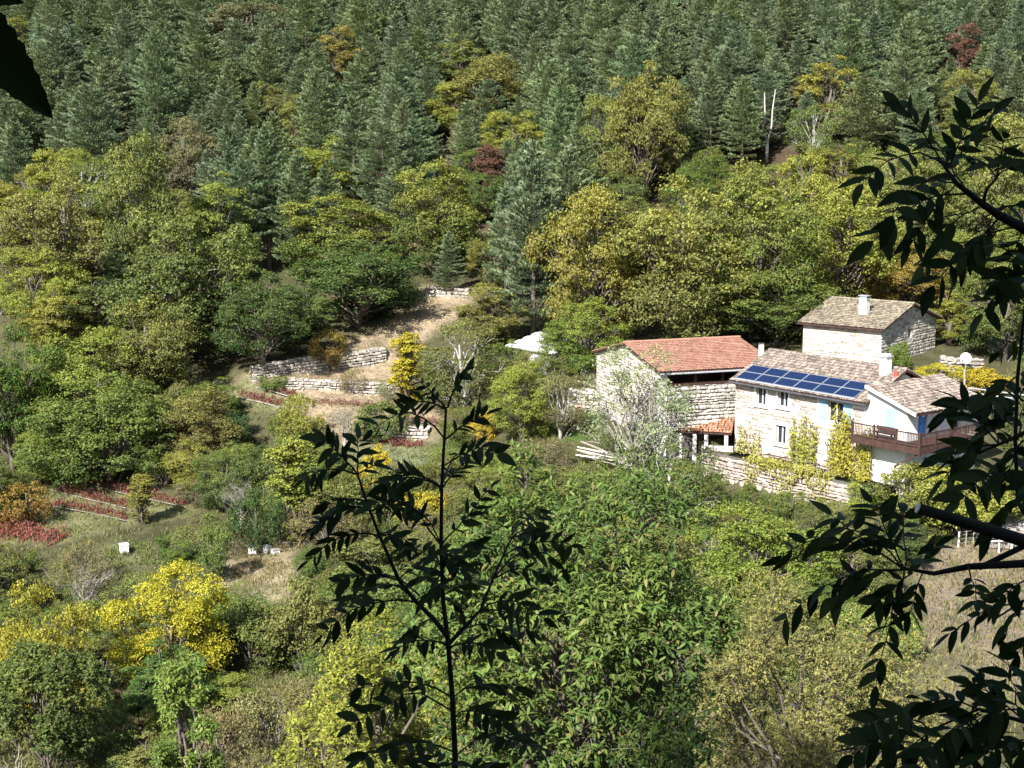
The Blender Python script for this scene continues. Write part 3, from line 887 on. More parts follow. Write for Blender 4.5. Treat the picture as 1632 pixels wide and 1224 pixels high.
# younger pines and broadleaf trees in the gaps between the pines
nyoung = 0
for y in np.arange(140, 345, 4.3):
    hw = y * 0.38
    for x in np.arange(-hw, hw, 4.3):
        xx, yy = x + random.uniform(-2, 2), y + random.uniform(-2, 2)
        z = hz(xx, yy); u, v = project(xx, yy, z)
        if u < -40 or u > 1670 or v < -110 or v > pine_limit(u): continue
        if random.random() < (.62 if v < 240 else .5):
            h = random.uniform(6.0, 10.5); w = h * random.uniform(0.5, 0.65)
            t = random.uniform(-.12, .15); col = (PN[0] * (1 + t), PN[1] * (1 + .6 * t), PN[2] * (1 - .4 * t))
            if try_scatter('pine', xx, yy, h, w, col, random.uniform(0, .3), 'young blue-green pine in a gap of the upper forest ' + zone(u, yy), 'young pines ' + zone(u, yy), 0.60, 3, over=nyoung >= 74): nyoung += 1
        else:
            h = random.uniform(5.0, 9.0); w = h * random.uniform(0.65, 0.95)
            if try_scatter(random.choice(['broad', 'upright', 'broad']), xx, yy, h, w, mixcol([OL, OLG, GR, YG, GB]), random.uniform(0, .4),
                       'small broadleaf tree in a gap between the pines ' + zone(u, yy), 'understory of the pine forest ' + zone(u, yy), 0.68, 3): nwood += 1
print('young', nyoung, 'far', len(FARP), [int(q[1]) for q in FARP[:5]])
# what is left of the pine forest higher up, one mass of instances on points
if FARP:
    fp_ = np.array(FARP)
    me = bpy.data.meshes.new('pine_forest')
    me.vertices.add(len(fp_)); me.vertices.foreach_set('co', np.ascontiguousarray(fp_[:, :3], dtype=np.float32).ravel())
    a_ = me.attributes.new('size', 'FLOAT_VECTOR', 'POINT')
    a_.data.foreach_set('vector', np.c_[fp_[:, 4] / 7.6, fp_[:, 4] / 7.6, fp_[:, 3] / 16].astype(np.float32).ravel())
    fo = link('pine_forest', me); tag(fo, 'dark pine forest closing the top of the hillside', None, None, 'stuff'); fo.color = (*PN, .2)
    ng = bpy.data.node_groups.new('pine_scatter', 'GeometryNodeTree')
    ng.interface.new_socket('Geometry', in_out='INPUT', socket_type='NodeSocketGeometry'); ng.interface.new_socket('Geometry', in_out='OUTPUT', socket_type='NodeSocketGeometry')
    gi, go = ng.nodes.new('NodeGroupInput'), ng.nodes.new('NodeGroupOutput')
    jn = ng.nodes.new('GeometryNodeJoinGeometry')
    idx_ = ng.nodes.new('GeometryNodeInputIndex')
    for k in range(6):
        # one template per pine form, kept as the mesh of a plain object that is itself a pine of the forest
        src = next(o_ for o_ in bpy.data.objects if o_.name.startswith('crown') and o_.data == KIND['pine'][2][k][1])
        oi_ = ng.nodes.new('GeometryNodeObjectInfo'); oi_.inputs['Object'].default_value = src; oi_.transform_space = 'ORIGINAL'
        ip = ng.nodes.new('GeometryNodeInstanceOnPoints')
        md = ng.nodes.new('FunctionNodeCompare'); md.data_type = 'INT'; md.operation = 'EQUAL'
        mm = ng.nodes.new('ShaderNodeMath'); mm.operation = 'MODULO'; mm.inputs[1].default_value = 6
        ng.links.new(idx_.outputs[0], mm.inputs[0]); ng.links.new(mm.outputs[0], md.inputs[2]); md.inputs[3].default_value = k
        at_ = ng.nodes.new('GeometryNodeInputNamedAttribute'); at_.data_type = 'FLOAT_VECTOR'; at_.inputs['Name'].default_value = 'size'
        rv = ng.nodes.new('FunctionNodeRandomValue'); rv.data_type = 'FLOAT_VECTOR'; rv.inputs[1].default_value = (0, 0, 6.28)
        ng.links.new(gi.outputs[0], ip.inputs['Points']); ng.links.new(oi_.outputs['Geometry'], ip.inputs['Instance'])
        ng.links.new(md.outputs[0], ip.inputs['Selection']); ng.links.new(at_.outputs[0], ip.inputs['Scale']); ng.links.new(rv.outputs[0], ip.inputs['Rotation'])
        ng.links.new(ip.outputs[0], jn.inputs[0])
    ng.links.new(jn.outputs[0], go.inputs[0])
    md_ = fo.modifiers.new('scatter', 'NODES'); md_.node_group = ng
# small trees rising from the scrub
nsmall = 0
for y in np.arange(64, 128, 4.2):
    hw = y * 0.37
    for x in np.arange(-hw, hw, 4.2):
        xx, yy = x + random.uniform(-2, 2), y + random.uniform(-2, 2)
        z = hz(xx, yy); u, v = project(xx, yy, z)
        if u < -40 or u > 1500 or v > 1330: continue
        if any(inside(OPEN[k], np.array([u]), np.array([v]))[0] for k in OPEN): continue
        h = random.uniform(3.0, 5.2); w = h * random.uniform(0.8, 1.15)
        if try_scatter(random.choice(['broad', 'broad', 'upright']), xx, yy, h, w, mixcol([OL, OLG, GR, YG, OLG]), random.uniform(0, .45),
                       'small leafy tree rising from the scrub ' + zone2(u), 'small trees in the scrub ' + zone2(u), 0.72, 1): nsmall += 1
# scrub on the lower slope
BL = 'low olive or brown bush in the scrub of the lower slope'
for y in np.arange(66, 132, 2.1):
    hw = y * 0.38
    for x in np.arange(-hw, hw, 2.1):
        xx, yy = x + random.uniform(-1, 1), y + random.uniform(-1, 1)
        z = hz(xx, yy); u, v = project(xx, yy, z)
        if u < -40 or u > 1670 or v > 1300: continue
        if any(inside(OPEN[k], np.array([u]), np.array([v]))[0] for k in OPEN): continue
        h = random.uniform(1.5, 3.8); w = h * random.uniform(0.9, 1.4)
        cs = [OL, OLG, GB, OLG, GR] if u < 900 else [OL, OLG, TAN, LG, GR]
        k_ = random.choice(['shrub', 'scrub', 'scrub'])
        lb = ('leafy olive bush' if k_ == 'shrub' else 'twiggy olive-brown bush') + ' in the scrub ' + zone2(u)
        if nbush < 295 and try_scatter(k_, xx, yy, h, w, mixcol(cs), random.uniform(0, .5), lb, 'scrub: ' + lb, 0.60, 1): nbush += 1
print('pines', npine, 'wood', nwood, 'bush', nbush)

# ------------------------------------------------------------------ grass on the open ground
def grass(name, label, polys, n, col, alpha, L0, L1, seed):
    g = np.random.default_rng(seed)
    P = []
    for poly, share in polys:
        us = [q[0] for q in poly]; vs = [q[1] for q in poly]
        corners = np.array([hit(*q) for q in poly])
        x = g.uniform(corners[:, 0].min(), corners[:, 0].max(), n * 6); y = g.uniform(corners[:, 1].min(), corners[:, 1].max(), n * 6)
        z = height(x, y); u, v = project(x, y, z)
        k = np.where(inside(poly, u, v))[0][:int(n * share)]
        P.append(np.c_[x[k], y[k], z[k] + .02])
    P = np.concatenate(P); m_ = len(P)
    tuft = np.sin(P[:, 0] * 1.7) * np.sin(P[:, 1] * 1.3 + 1) + g.normal(size=m_) * .5
    P = P[tuft > -.3]; m_ = len(P)
    T = unit(np.array([0, 0, 1.0]) + .55 * rdir(g, m_)); Nn = unit(np.array([0, -.6, .5]) + .7 * rdir(g, m_))
    L = g.uniform(L0, L1, m_)
    V, Tr = leaf_arrays(P + T * L[:, None] * .4, T, Nn, L, L * .14 + .015)
    o = link(name, mesh_np(name, V, Tr, False, {'tone': np.repeat(g.random(m_), 4)}, M['leaf']))
    o.color = (*col, alpha); tag(o, label, None, None, 'stuff')
grass('dry_grass', 'tan dry grass on the terraces and the bare slope', [(OPEN['terrace'], 1.0), (OPEN['right'], 1.0), (OPEN['path'], .5), (OPEN['hive2'], .4)], 7000, (.24, .19, .115), .15, .12, .34, 61)
grass('green_grass', 'short green grass of the meadow and the lawn', [(OPEN['rows'], 1.0), (OPEN['hive'], .6), (OPEN['lawn'], .8)], 6000, (.12, .155, .05), .2, .1, .28, 62)

grass('undergrowth', 'dry weeds and low leaves covering the scrub floor', [([(-20, 590), (360, 600), (560, 720), (900, 700), (1190, 765), (1640, 830), (1640, 1224), (-20, 1224)], 1.0)], 70000, (.105, .12, .045), .35, .16, .45, 63)

# ------------------------------------------------------------------ stones, tiles
def make_stone(seed):
    g = np.random.default_rng(seed)
    bm = bmesh.new()
    bmesh.ops.create_cube(bm, size=1.0)
    bmesh.ops.bevel(bm, geom=list(bm.edges), offset=0.16, segments=1, affect='EDGES', profile=0.5)
    for v in bm.verts:
        v.co += Vector(g.normal(size=3) * 0.045)
    me = bpy.data.meshes.new('stone'); bm.to_mesh(me); bm.free()
    return me
STONES = {k: [make_stone(20 + i) for i in range(6)] for k in ('drystone', 'barnstone', 'stone')}
for k, ms in STONES.items():
    for i, me in enumerate(ms): me.materials.append(M[k])
def courses(g, s0, s1, z0, z1, mw, mh, holes=(), mask=None):
    """rubble courses: (centre s, centre z, width, height)"""
    out = []
    z = z0
    while z < z1 - 0.3 * mh:
        h = min(mh * g.uniform(0.65, 1.4), z1 - z)
        s = s0 - g.uniform(0, mw)
        while s < s1:
            w = mw * g.uniform(0.55, 1.7)
            a, b = max(s, s0), min(s + w, s1)
            if b - a > 0.25 * mw:
                sc, zc = (a + b) / 2, z + h / 2
                if not any(a < x1 + .04 and b > x0 - .04 and z < y1 + .04 and z + h > y0 - .04 for x0, x1, y0, y1 in holes):
                    if mask is None or mask(sc, zc): out.append((sc, zc + g.normal() * .06 * mh, b - a, h * g.uniform(.72, 1.12)))
            s += w
        z += h
    return out
_stone_arr = {}
def stone_layer(parent, kind, cs, place, depth, joint=0.03, single=True, name='stone', seed=1):
    """place(s, z) -> location; place.rz -> rotation about z. single: one object per stone, else one joined part"""
    g = np.random.default_rng(seed)
    fn, rz = place
    if single:
        for sc, zc, w, h in cs:
            o = bpy.data.objects.new(name, STONES[kind][int(g.integers(6))])
            COL.objects.link(o)
            o.parent = parent
            o.location = fn(sc, zc, g.uniform(-.25, .25) * depth)
            o.rotation_euler = (g.normal() * .08, g.normal() * .09, rz + g.normal() * .08)
            o.scale = ((w - joint) * 1.06, depth, (h - joint) * 1.06)
    else:
        V, Fc = [], []
        b = 0
        for sc, zc, w, h in cs:
            me = STONES[kind][int(g.integers(6))]
            key = me.name
            if key not in _stone_arr:
                bm = bmesh.new(); bm.from_mesh(me); bmesh.ops.triangulate(bm, faces=bm.faces)
                _stone_arr[key] = (np.array([v.co[:] for v in bm.verts]), np.array([[v.index for v in f.verts] for f in bm.faces])); bm.free()
            vv, ff = _stone_arr[key]
            q = vv * np.array([(w - joint) * 1.06, depth, (h - joint) * 1.06])
            ca, sa = math.cos(rz), math.sin(rz)
            q = np.c_[q[:, 0] * ca - q[:, 1] * sa, q[:, 0] * sa + q[:, 1] * ca, q[:, 2]] + np.array(fn(sc, zc, g.uniform(-.25, .25) * depth))
            V.append(q); Fc.append(ff + b); b += len(vv)
        o = link(name, mesh_np(name, np.concatenate(V), np.concatenate(Fc), False, None, M[kind]), None, parent)
        tag(o, kind='stuff')
        return o
def tile_roof(parent, name, mat, O, U, Vd, Lu, Lv, cw=0.21, rl=0.34, arch=0.075, jit=0.02, seed=1, cut=None):
    """rows of curved tiles: O eave corner, U along the eave, Vd up the slope (unit vectors)"""
    g = np.random.default_rng(seed)
    O, U, Vd = Vector(O), Vector(U).normalized(), Vector(Vd).normalized()
    Nn = U.cross(Vd).normalized()
    if Nn.z < 0: Nn = -Nn
    O, U, Vd, Nn = (np.array(q) for q in (O, U, Vd, Nn))
    nu, nv = int(Lu / cw), int(Lv / rl)
    Vs, Fs = [], []
    b = 0
    prof = [(-0.5, 0.0), (-0.36, 0.72), (0.0, 1.0), (0.36, 0.72), (0.5, 0.0)]
    for j in range(nv + 1):
        for i in range(nu):
            cu = (i + 0.5) * Lu / nu + g.normal() * jit * 0.6
            v0 = j * rl - 0.03 + g.normal() * jit
            v1 = min(v0 + rl * 1.28, Lv + 0.03)
            if v1 - v0 < 0.05: continue
            if cut and cut(cu, (v0 + v1) / 2): continue
            tilt = g.normal() * jit
            for v, lift, sc in ((v0, 0.035, 1.06), (v1, 0.0, 0.86)):
                for a, hh in prof:
                    Vs.append(O + U * (cu + a * cw * sc + (tilt if v == v1 else 0)) + Vd * v + Nn * (0.02 + lift + hh * arch * sc))
            Vs.append(O + U * cu + Vd * v0 + Nn * 0.0)
            for k in range(4):
                Fs.append((b + k, b + k + 1, b + 6 + k)); Fs.append((b + k, b + 6 + k, b + 5 + k))
            b += 11
    o = link(name, mesh_np(name, np.array(Vs), np.array(Fs), False, None, M[mat]), None, parent)
    tag(o, kind='stuff')
    return o
def wall_cells(mb, s0, s1, z0, z1, holes, fn):
    """solid wall with openings, built of cells; fn(sa, sb, za, zb) adds a block"""
    ss = sorted(set([s0, s1] + [h for q in holes for h in q[:2]]))
    zs = sorted(set([z0, z1] + [h for q in holes for h in q[2:]]))
    for a, b in zip(ss[:-1], ss[1:]):
        runs = []
        for c, d in zip(zs[:-1], zs[1:]):
            ms, mz = (a + b) / 2, (c + d) / 2
            if any(q[0] < ms < q[1] and q[2] < mz < q[3] for q in holes): continue
            if runs and abs(runs[-1][1] - c) < 1e-6: runs[-1][1] = d
            else: runs.append([c, d])
        for c, d in runs: fn(a, b, c, d)

# ------------------------------------------------------------------ main house: stone house with solar roof, lean-to and balcony
def fp(u, v):
    s, z = plane_pix(K, d1, u, v); return s, z
EV = fp(1300, 626)[1] + 0.05                      # eave height above the house foot
LA = fp(1383, 640)[0]; LL = fp(1172, 640)[0]      # where the lean-to ends and the house ends
WD, RISE = 7.6, 1.68
house = empty('stone_house', K, math.atan2(d1[1], d1[0]))
tag(house, 'stone house with solar panels, white lean-to, blue shutters and balcony', 'house')
def win_rect(u, v, w, h):
    s, z = fp(u, v); return (s - w / 2, s + w / 2, z - h / 2, z + h / 2)
W_MAIN = [win_rect(1213.5, 631, 0.95, 1.35), win_rect(1248.5, 634, 0.95, 1.35), win_rect(1245, 693, 0.95, 1.35), win_rect(1327, 716, 0.95, 1.35), win_rect(1332, 657, 1.35, 1.45)]
mb = MB()
wall_cells(mb, LA, LL, -2.5, EV, W_MAIN, lambda a, b, c, d: mb.box(a, b, -.55, 0, c, d))
mb.box(LL - .5, LL, -WD, -.55, -2.5, EV); mb.box(LA, LL - .5, -WD, -WD + .5, -2.5, EV)
mb.prism([(LL, 0, EV), (LL, -WD, EV), (LL, -WD / 2, EV + RISE)], (-.5, 0, 0))
mb.prism([(LA + .5, -.55, -2.5), (LA + .5, -WD + .5, -2.5), (LA + .5, -WD + .5, EV), (LA + .5, -WD / 2, EV + RISE - .2), (LA + .5, -.55, EV)], (-.47, 0, 0))
wall = mb.build('wall', M['mortar'], house)
# white render over the right part of the front, set proud of the masonry
rx0, rx1 = LA, fp(1303, 640)[0]
mb = MB()
zr = fp(1345, 680)[1]
q5 = W_MAIN[4]
px1 = fp(1360, 660)[0]
wall_cells(mb, rx0 + .003, rx1, zr, EV, [(q5[0], q5[1], q5[2], q5[3]), (rx0 + .25, px1, zr, q5[3] - .2)], lambda a, b, c, d: mb.box(a, b, 0.003, 0.05, c, d))
mb.build('white_render', M['render'], house)
# facing stones
def front_mask(s, z):
    if s < rx1 and z > zr: return (rx0 + .25 < s < px1 and z < q5[3] - .25)
    return True
gs = np.random.default_rng(3)
wm = [(a - .24, b + .24, c - .2, d + .2) for a, b, c, d in W_MAIN]
cs = courses(gs, LA + .05, LL, -2.4, EV - .02, 0.46, 0.25, wm, front_mask)
cs = [c for c in cs if gs.random() < .40 + .5 * (math.sin(c[0] * 1.3 + 1) * math.sin(c[1] * 1.7 + .5) > -.1)]
stone_layer(house, 'stone', cs, (lambda s, z, k: (s, -0.012 + k * .35, z), 0), .09, .06, False, 'facing_stones', 2)
# window surrounds, frames and panes
def window(rect, two=True, surround=True, curtain=False):
    a, b, c, d = rect
    fr = MB(); f = .07
    for q in ((a, a + f, c, d), (b - f, b, c, d), (a + f, b - f, c, c + f), (a + f, b - f, d - f, d)): fr.box(q[0], q[1], -.22, -.14, q[2], q[3])
    m_ = (a + b) / 2
    fr.box(m_ - .05, m_ + .05, -.22, -.135, c + f, d - f)
    o = fr.build('window', M['white'], house)
    for e0, e1 in ((a + f, m_ - .05), (m_ + .05, b - f)):
        MB().box(e0, e1, -.19, -.17, c + f, d - f).build('pane', M['glass'], o)
    if surround:
        s_ = MB(); w = .2
        for q in ((a - w, a, c - .04, d + .16), (b, b + w, c - .04, d + .16), (a, b, d, d + .16)): s_.box(q[0], q[1], -.1, .065, q[2], q[3])
        s_.build('surround', M['render'], o)
        MB().box(a - w - .03, b + w + .03, -.13, .14, c - .16, c - .04).build('sill', M['render'], o)
    if curtain:
        for e0, e1 in ((a + .1, a + .3), (b - .3, b - .1)):
            MB().box(e0, e1, -.3, -.27, c + .1, d - .1).build('curtain', M['white'], o)
    return o
for i, q in enumerate(W_MAIN): window(q, surround=(i < 4), curtain=(i == 4))
a, b, c, d = W_MAIN[4]
for s0, s1 in ((a - .72, a - .03), (b + .03, b + .72)):
    o = MB().box(s0, s1, .056, .095, c - .03, d + .03).build('shutter', M['blue_pale'], house)
    for zz in (c + .2, d - .25): MB().box(s0 + .03, s1 - .03, .096, .118, zz, zz + .08).build('batten', M['blue_pale'], o)
# main roof
OH = .45
sl = math.atan2(RISE, WD / 2)
def roof_pair(parent, x0, x1, ye, yr, ze, zr_, mat, thick=.12, seed=1, back=True):
    Lv = math.hypot(yr - ye, zr_ - ze)
    for sgn, y_e in ((1, ye), (-1, 2 * yr - ye)):
        if sgn < 0 and not back: continue
        mb = MB()
        mb.prism([(x0, y_e, ze - thick), (x0, yr, zr_ - thick), (x0, yr, zr_), (x0, y_e, ze)], (x1 - x0, 0, 0))
        rf = mb.build('roof', M['wood_dark'], parent)
        vd = Vector((0, yr - y_e, zr_ - ze)).normalized()
        tile_roof(rf, 'roof_tiles', mat, (x0, y_e, ze), (1, 0, 0), vd, x1 - x0, Lv, seed=seed + (sgn < 0))
        if sgn > 0:
            mb = MB()
            n = int((x1 - x0) / .38)
            for k in range(n):
                xa = x0 + (x1 - x0) * k / n
                xb = xa + .43
                pts = [(0, math.cos(t) * .12, math.sin(t) * .1) for t in np.linspace(0, math.pi, 5)]
                mb.add([(xa, yr + p[1], zr_ + .03 + p[2] + .02) for p in pts] + [(xb, yr + p[1] * .85, zr_ + .03 + p[2] * .85) for p in pts], [(i, i + 1, i + 6, i + 5) for i in range(4)])
            o = mb.build('ridge_tiles', M[mat], rf); tag(o, kind='stuff')
    return rf
ZE = EV - .02 - OH * math.tan(sl) + .1
roof_pair(house, LA - .25, LL + .25, OH, -WD / 2, ZE, EV + .1 + RISE, 'tile', seed=11)
MB().tube([(LA - .2, OH + .08, ZE - .1), (LL + .25, OH + .08, ZE - .1)], .075, 6).build('gutter', M['zinc'], house)
# solar panels, two rows of six, lying on the lower half of the front slope
pv0 = .18
up = Vector((0, -math.cos(sl), math.sin(sl))); nr_ = Vector((0, math.sin(sl), math.cos(sl)))
pw, ph = (LL - LA - 1.15) / 6, .95
for row in range(2):
    for k in range(6):
        xo = LA + .85 + k * pw
        base = Vector((xo, OH, ZE)) + up * (pv0 + row * (ph + .03)) + nr_ * .17
        pm = empty('solar_panel', base, 0, house)
        bpy.data.objects.remove(pm)
        mw = pw - .03
        mbp = MB().box(0, mw, 0, .04, 0, ph)
        def xf(v): return tuple(base + Vector((v[0], 0, 0)) + up * v[2] - nr_ * (v[1] - .04))
        f_ = .03
        fr = MB()
        for q in ((0, f_, 0, ph), (mw - f_, mw, 0, ph), (f_, mw - f_, 0, f_), (f_, mw - f_, ph - f_, ph)): fr.box(q[0], q[1], 0, .04, q[2], q[3])
        fr.v = [xf(v) for v in fr.v]
        o = fr.build('solar_panel', M['panel_frame'], house)
        cl = MB().box(f_, mw - f_, .012, .03, f_, ph - f_)
        cl.v = [xf(v) for v in cl.v]
        cl.build('solar_cells', M['solar'], o)
rl_ = MB().box(-.1, 6 * pw + .1, 0, .05, -.12, -.02); b0 = Vector((LA + .85, OH, ZE)) + up * pv0 + nr_ * .15
rl_.v = [tuple(b0 + Vector((v[0], 0, 0)) + up * v[2] - nr_ * (v[1] - .04)) for v in rl_.v]
rl_.build('mounting_rail', M['grey_metal'], house)
# chimney with cap, red pot
cx = fp(1337, 600)[0] - 1.6; cy = -2.9; cz = EV + RISE * .75
ch = MB().box(cx - .3, cx + .3, cy - .28, cy + .28, cz - .4, cz + 1.35).build('chimney', M['render'], house)
MB().box(cx - .38, cx + .38, cy - .36, cy + .36, cz + 1.352, cz + 1.44).build('chimney_cap', M['grey_metal'], ch)
MB().box(cx - .26, cx + .26, cy - .24, cy + .24, cz + 1.445, cz + 1.56).build('chimney_top', M['render'], ch)
MB().box(cx - .45, cx + .45, cy + .29, cy + .5, cz - .48, cz - .1).build('flashing', M['grey_metal'], ch)
MB().tube([(cx - 1.0, cy + .1, cz - .2), (cx - 1.0, cy + .1, cz + .5)], [.15, .15], 8).build('chimney_pot', M['red_pot'], house)
# lean-to (annex) with white walls
ZA, AT = EV + .02, EV + 1.05
def la_z(x): return ZA + (AT - ZA) * x / LA
fs_, fz = fp(1419, 668); sh_rect = (fs_ - .42, fs_ + .42, fz - .72, fz + .72)
DK = plane_pix(K + np.array([*(d1[:2] * -2.0 + n1[:2] * 1.3), 0]), d1, 1470, 716)[1]      # deck level
mb = MB()
wall_cells(mb, .5, LA - .003, -2.5, ZA, [sh_rect], lambda a, b, c, d: mb.box(a, b, -.5, 0.02, c, d))
mb.prism([(.5, .02, ZA + .001), (LA - .003, .02, ZA + .001), (LA - .003, .02, la_z(LA) - .05), (.5, .02, la_z(.5) - .05)], (0, -.5, 0))
e1 = -n1
def gp(u, v):
    s, z = plane_pix(K, e1, u, v); return -s, z
dy, _ = gp(1470, 690); wy, wz = gp(1526, 690)
door_r = (dy - .5, dy + .5, DK, DK + 1.95); sw_r = (wy - .4, wy + .4, wz - .35, wz + .4)
wall_cells(mb, -WD, .02, -2.5, ZA - .02, [door_r, sw_r], lambda a, b, c, d: mb.box(0, .495, a, b, c, d))
mb.box(.5, LA - .003, -WD, -WD + .4, -2.5, ZA)
mb.build('annex_wall', M['render'], house)
dr_ = MB().box(.14, .2, door_r[0], door_r[1], DK, DK + 1.95).build('door', M['blue_door'], house)
MB().box(.115, .14, dy - .02, dy + .02, DK + .05, DK + 1.9).build('door_seam', M['blue_pale'], dr_)
MB().box(.10, .139, dy + .08, dy + .12, DK + .9, DK + 1.06).build('handle', M['zinc'], dr_)
sh = MB().box(.05, .1, sw_r[0], sw_r[1], sw_r[2], sw_r[3]).build('shutter', M['blue_door'], house)
sh['label'] = 'closed blue shutter of the small side window'
sx0, sx1, sz0, sz1 = sh_rect
for a_, b_ in ((sx0, (sx0 + sx1) / 2 - .01), ((sx0 + sx1) / 2 + .01, sx1)):
    o = MB().box(a_, b_, -.03, .015, sz0, sz1).build('shutter', M['blue_pale'], house)
    for zz in (sz0 + .2, sz1 - .28): MB().box(a_ + .04, b_ - .04, .016, .034, zz, zz + .08).build('batten', M['blue_pale'], o)
OX = .95
ze_ = la_z(-OX)
mb = MB().prism([(-OX, .38, ze_ - .12), (LA + .02, .38, la_z(LA) - .1), (LA + .02, .38, la_z(LA)), (-OX, .38, ze_)], (0, -WD - .7, 0))
arf = mb.build('annex_roof', M['wood_dark'], house)
vd = Vector((LA + OX, 0, la_z(LA) - ze_)).normalized()
tile_roof(arf, 'roof_tiles', 'tile', (-OX, .36, ze_), (0, -1, 0), vd, WD + .66, (LA + OX) / vd.x * 1.0 - .02, seed=31)
MB().prism([(-OX, .385, ze_ - .15), (LA - .05, .385, la_z(LA) - .13), (LA - .05, .385, la_z(LA) + .09), (-OX, .385, ze_ + .07)], (0, .05, 0)).build('barge_board', M['white'], house)
mb = MB()
for k in range(14):
    yy = .2 - k * .58
    mb.prism([(-OX + .02, yy, ze_ - .22), (0, yy, la_z(0) - .22), (0, yy, la_z(0) - .122), (-OX + .02, yy, ze_ - .122)], (0, -.09, 0))
tag(mb.build('rafters', M['wood_grey'], arf), kind='stuff')
# stones of the visible main gable above the lean-to
cs = []
for sc, zc, w, h in courses(gs, -WD + .3, -.3, EV + .5, EV + RISE - .15, .42, .24):
    if zc + h / 2 < EV + RISE - .15 - abs(sc + WD / 2) / (WD / 2) * RISE and zc > la_z(LA) + .1: cs.append((sc, zc, w, h))
stone_layer(house, 'drystone', cs, (lambda s, z, k: (LA + .02 - k * .3, s, z), R(90)), .1, .03, False, 'gable_stones', 4)
# balcony
bx0, bx1, by0, by1 = -2.0, LA + .2, -5.2, 1.3
bal = MB().box(bx0, bx1, .025, by1, DK - .1, DK - .05).box(bx0, -.002, by0, .024, DK - .1, DK - .05)
bal = bal.build('balcony', M['wood_dark'], house)
nb = int((bx1 - bx0) / .14)
for k in range(int(by1 / .145)):
    y_ = .03 + k * .145
    MB().box(bx0, bx1, y_, y_ + .135, DK - .047, DK - .01).build('deck_board', M['wood_dark'], bal)
for k in range(int(2.0 / .145)):
    x_ = bx0 + k * .145
    MB().box(x_, x_ + .135, by0, .02, DK - .047, DK - .01).build('deck_board', M['wood_dark'], bal)
MB().box(bx0 - .04, bx1, by1, by1 + .05, DK - .42, DK - .02).build('fascia', M['wood_dark'], bal)
MB().box(bx0 - .05, bx0, by0, by1 - .002, DK - .42, DK - .02).build('fascia', M['wood_dark'], bal)
for k in range(6):
    x_ = bx0 + .3 + k * .85
    MB().box(x_, x_ + .1, .03, by1 - .01, DK - .34, DK - .105).build('joist', M['wood_dark'], bal)
RT = DK + .92
def rail(p, q, nposts, gap=.125):
    p, q = Vector(p), Vector(q); L = (q - p).length; t = (q - p).normalized(); sd = Vector((-t.y, t.x, 0))
    def bar(a, b, z0, z1, wd, nm):
        c0, c1 = p + t * a, p + t * b
        pts = [c0 + sd * wd, c1 + sd * wd, c1 - sd * wd, c0 - sd * wd]
        return MB().prism([(x.x, x.y, z0) for x in pts], (0, 0, z1 - z0)).build(nm, M['wood_dark'], bal)
    bar(0, L, RT - .08, RT, .035, 'handrail'); bar(0, L, DK + .08, DK + .14, .025, 'bottom_rail')
    for k in range(nposts): bar(L * k / (nposts - 1) - .055, L * k / (nposts - 1) + .055, DK - .5, RT + .1, .056, 'post')
    n = int(L / gap)
    for k in range(1, n): bar(L * k / n - .017, L * k / n + .017, DK + .14, RT - .08, .017, 'baluster')
rail((bx1, by1 - .04, 0), (bx0 + .04, by1 - .04, 0), 4)
rail((bx0 + .04, by1 - .1, 0), (bx0 + .04, by0, 0), 5)
rail((bx0 + .06, by0 + .02, 0), (-.03, by0 + .02, 0), 2)
for yy in (by1 - .2, -2.0, by0 + .2):
    MB().prism([(0, yy, DK - 1.6), (0, yy, DK - 1.45), (bx0 + .3, yy, DK - .43), (bx0 + .15, yy, DK - .43)], (0, .1, 0)).build('brace', M['wood_dark'], bal)
# bench on the balcony
bn = empty('bench', tuple(Vector(K) + Vector((*(d1[:2] * 1.4 + n1[:2] * .55), DK))), math.atan2(d1[1], d1[0]))
tag(bn, 'dark wooden bench on the balcony behind the railing', 'bench')
MB().box(-.8, .8, -.2, .2, .38, .44).build('seat', M['wood_dark'], bn)
MB().box(-.8, .8, -.24, -.2, .5, .8).build('backrest', M['wood_dark'], bn)
for x_ in (-.7, .7):
    for y_ in (-.2, .14): MB().box(x_ - .03, x_ + .03, y_ - .03, y_ + .03, -.01, .38).build('leg', M['wood_dark'], bn)

# ------------------------------------------------------------------ upper house
T2 = R(50)
d2 = np.array([-math.sin(T2), math.cos(T2), 0])
K2 = at(1405, 523, 118.0); ev2 = K2[2]
K2[2] = ev2 - 4.6
L2 = plane_pix(K2, d2, 1280, 530)[0]; W2, R2, E2 = 10.0, 1.5, 4.6
h2 = empty('upper_house', K2, math.atan2(d2[1], d2[0]))
tag(h2, 'low stone house with grey tiled roof and white chimney on the bank above', 'house')
K2b = K2.copy(); e2 = np.array([math.cos(T2), math.sin(T2), 0])
wy, wz = plane_pix(K2, e2, 1450, 531); wr = (-wy - .3, -wy + .3, wz - .4, wz + .4)
mb = MB()
mb.box(.5, L2, -.5, 0, -2, E2); mb.box(L2 - .5, L2, -W2, -.5, -2, E2); mb.box(.5, L2 - .5, -W2, -W2 + .5, -2, E2)
wall_cells(mb, -W2, 0, -2, E2, [wr], lambda a, b, c, d: mb.box(0, .498, a, b, c, d))
mb.prism([(0, 0, E2), (0, -W2, E2), (0, -W2 / 2, E2 + R2)], (.5, 0, 0)); mb.prism([(L2, 0, E2), (L2, -W2, E2), (L2, -W2 / 2, E2 + R2)], (-.5, 0, 0))
mb.build('wall', M['mortar'], h2)
gs = np.random.default_rng(8)
cs = [c for c in courses(gs, .02, L2, -1, E2 - .05, .46, .24) if gs.random() < .65]
stone_layer(h2, 'stone', cs, (lambda s, z, k: (s, -.012 + k * .35, z), 0), .09, .06, False, 'facing_stones', 5)
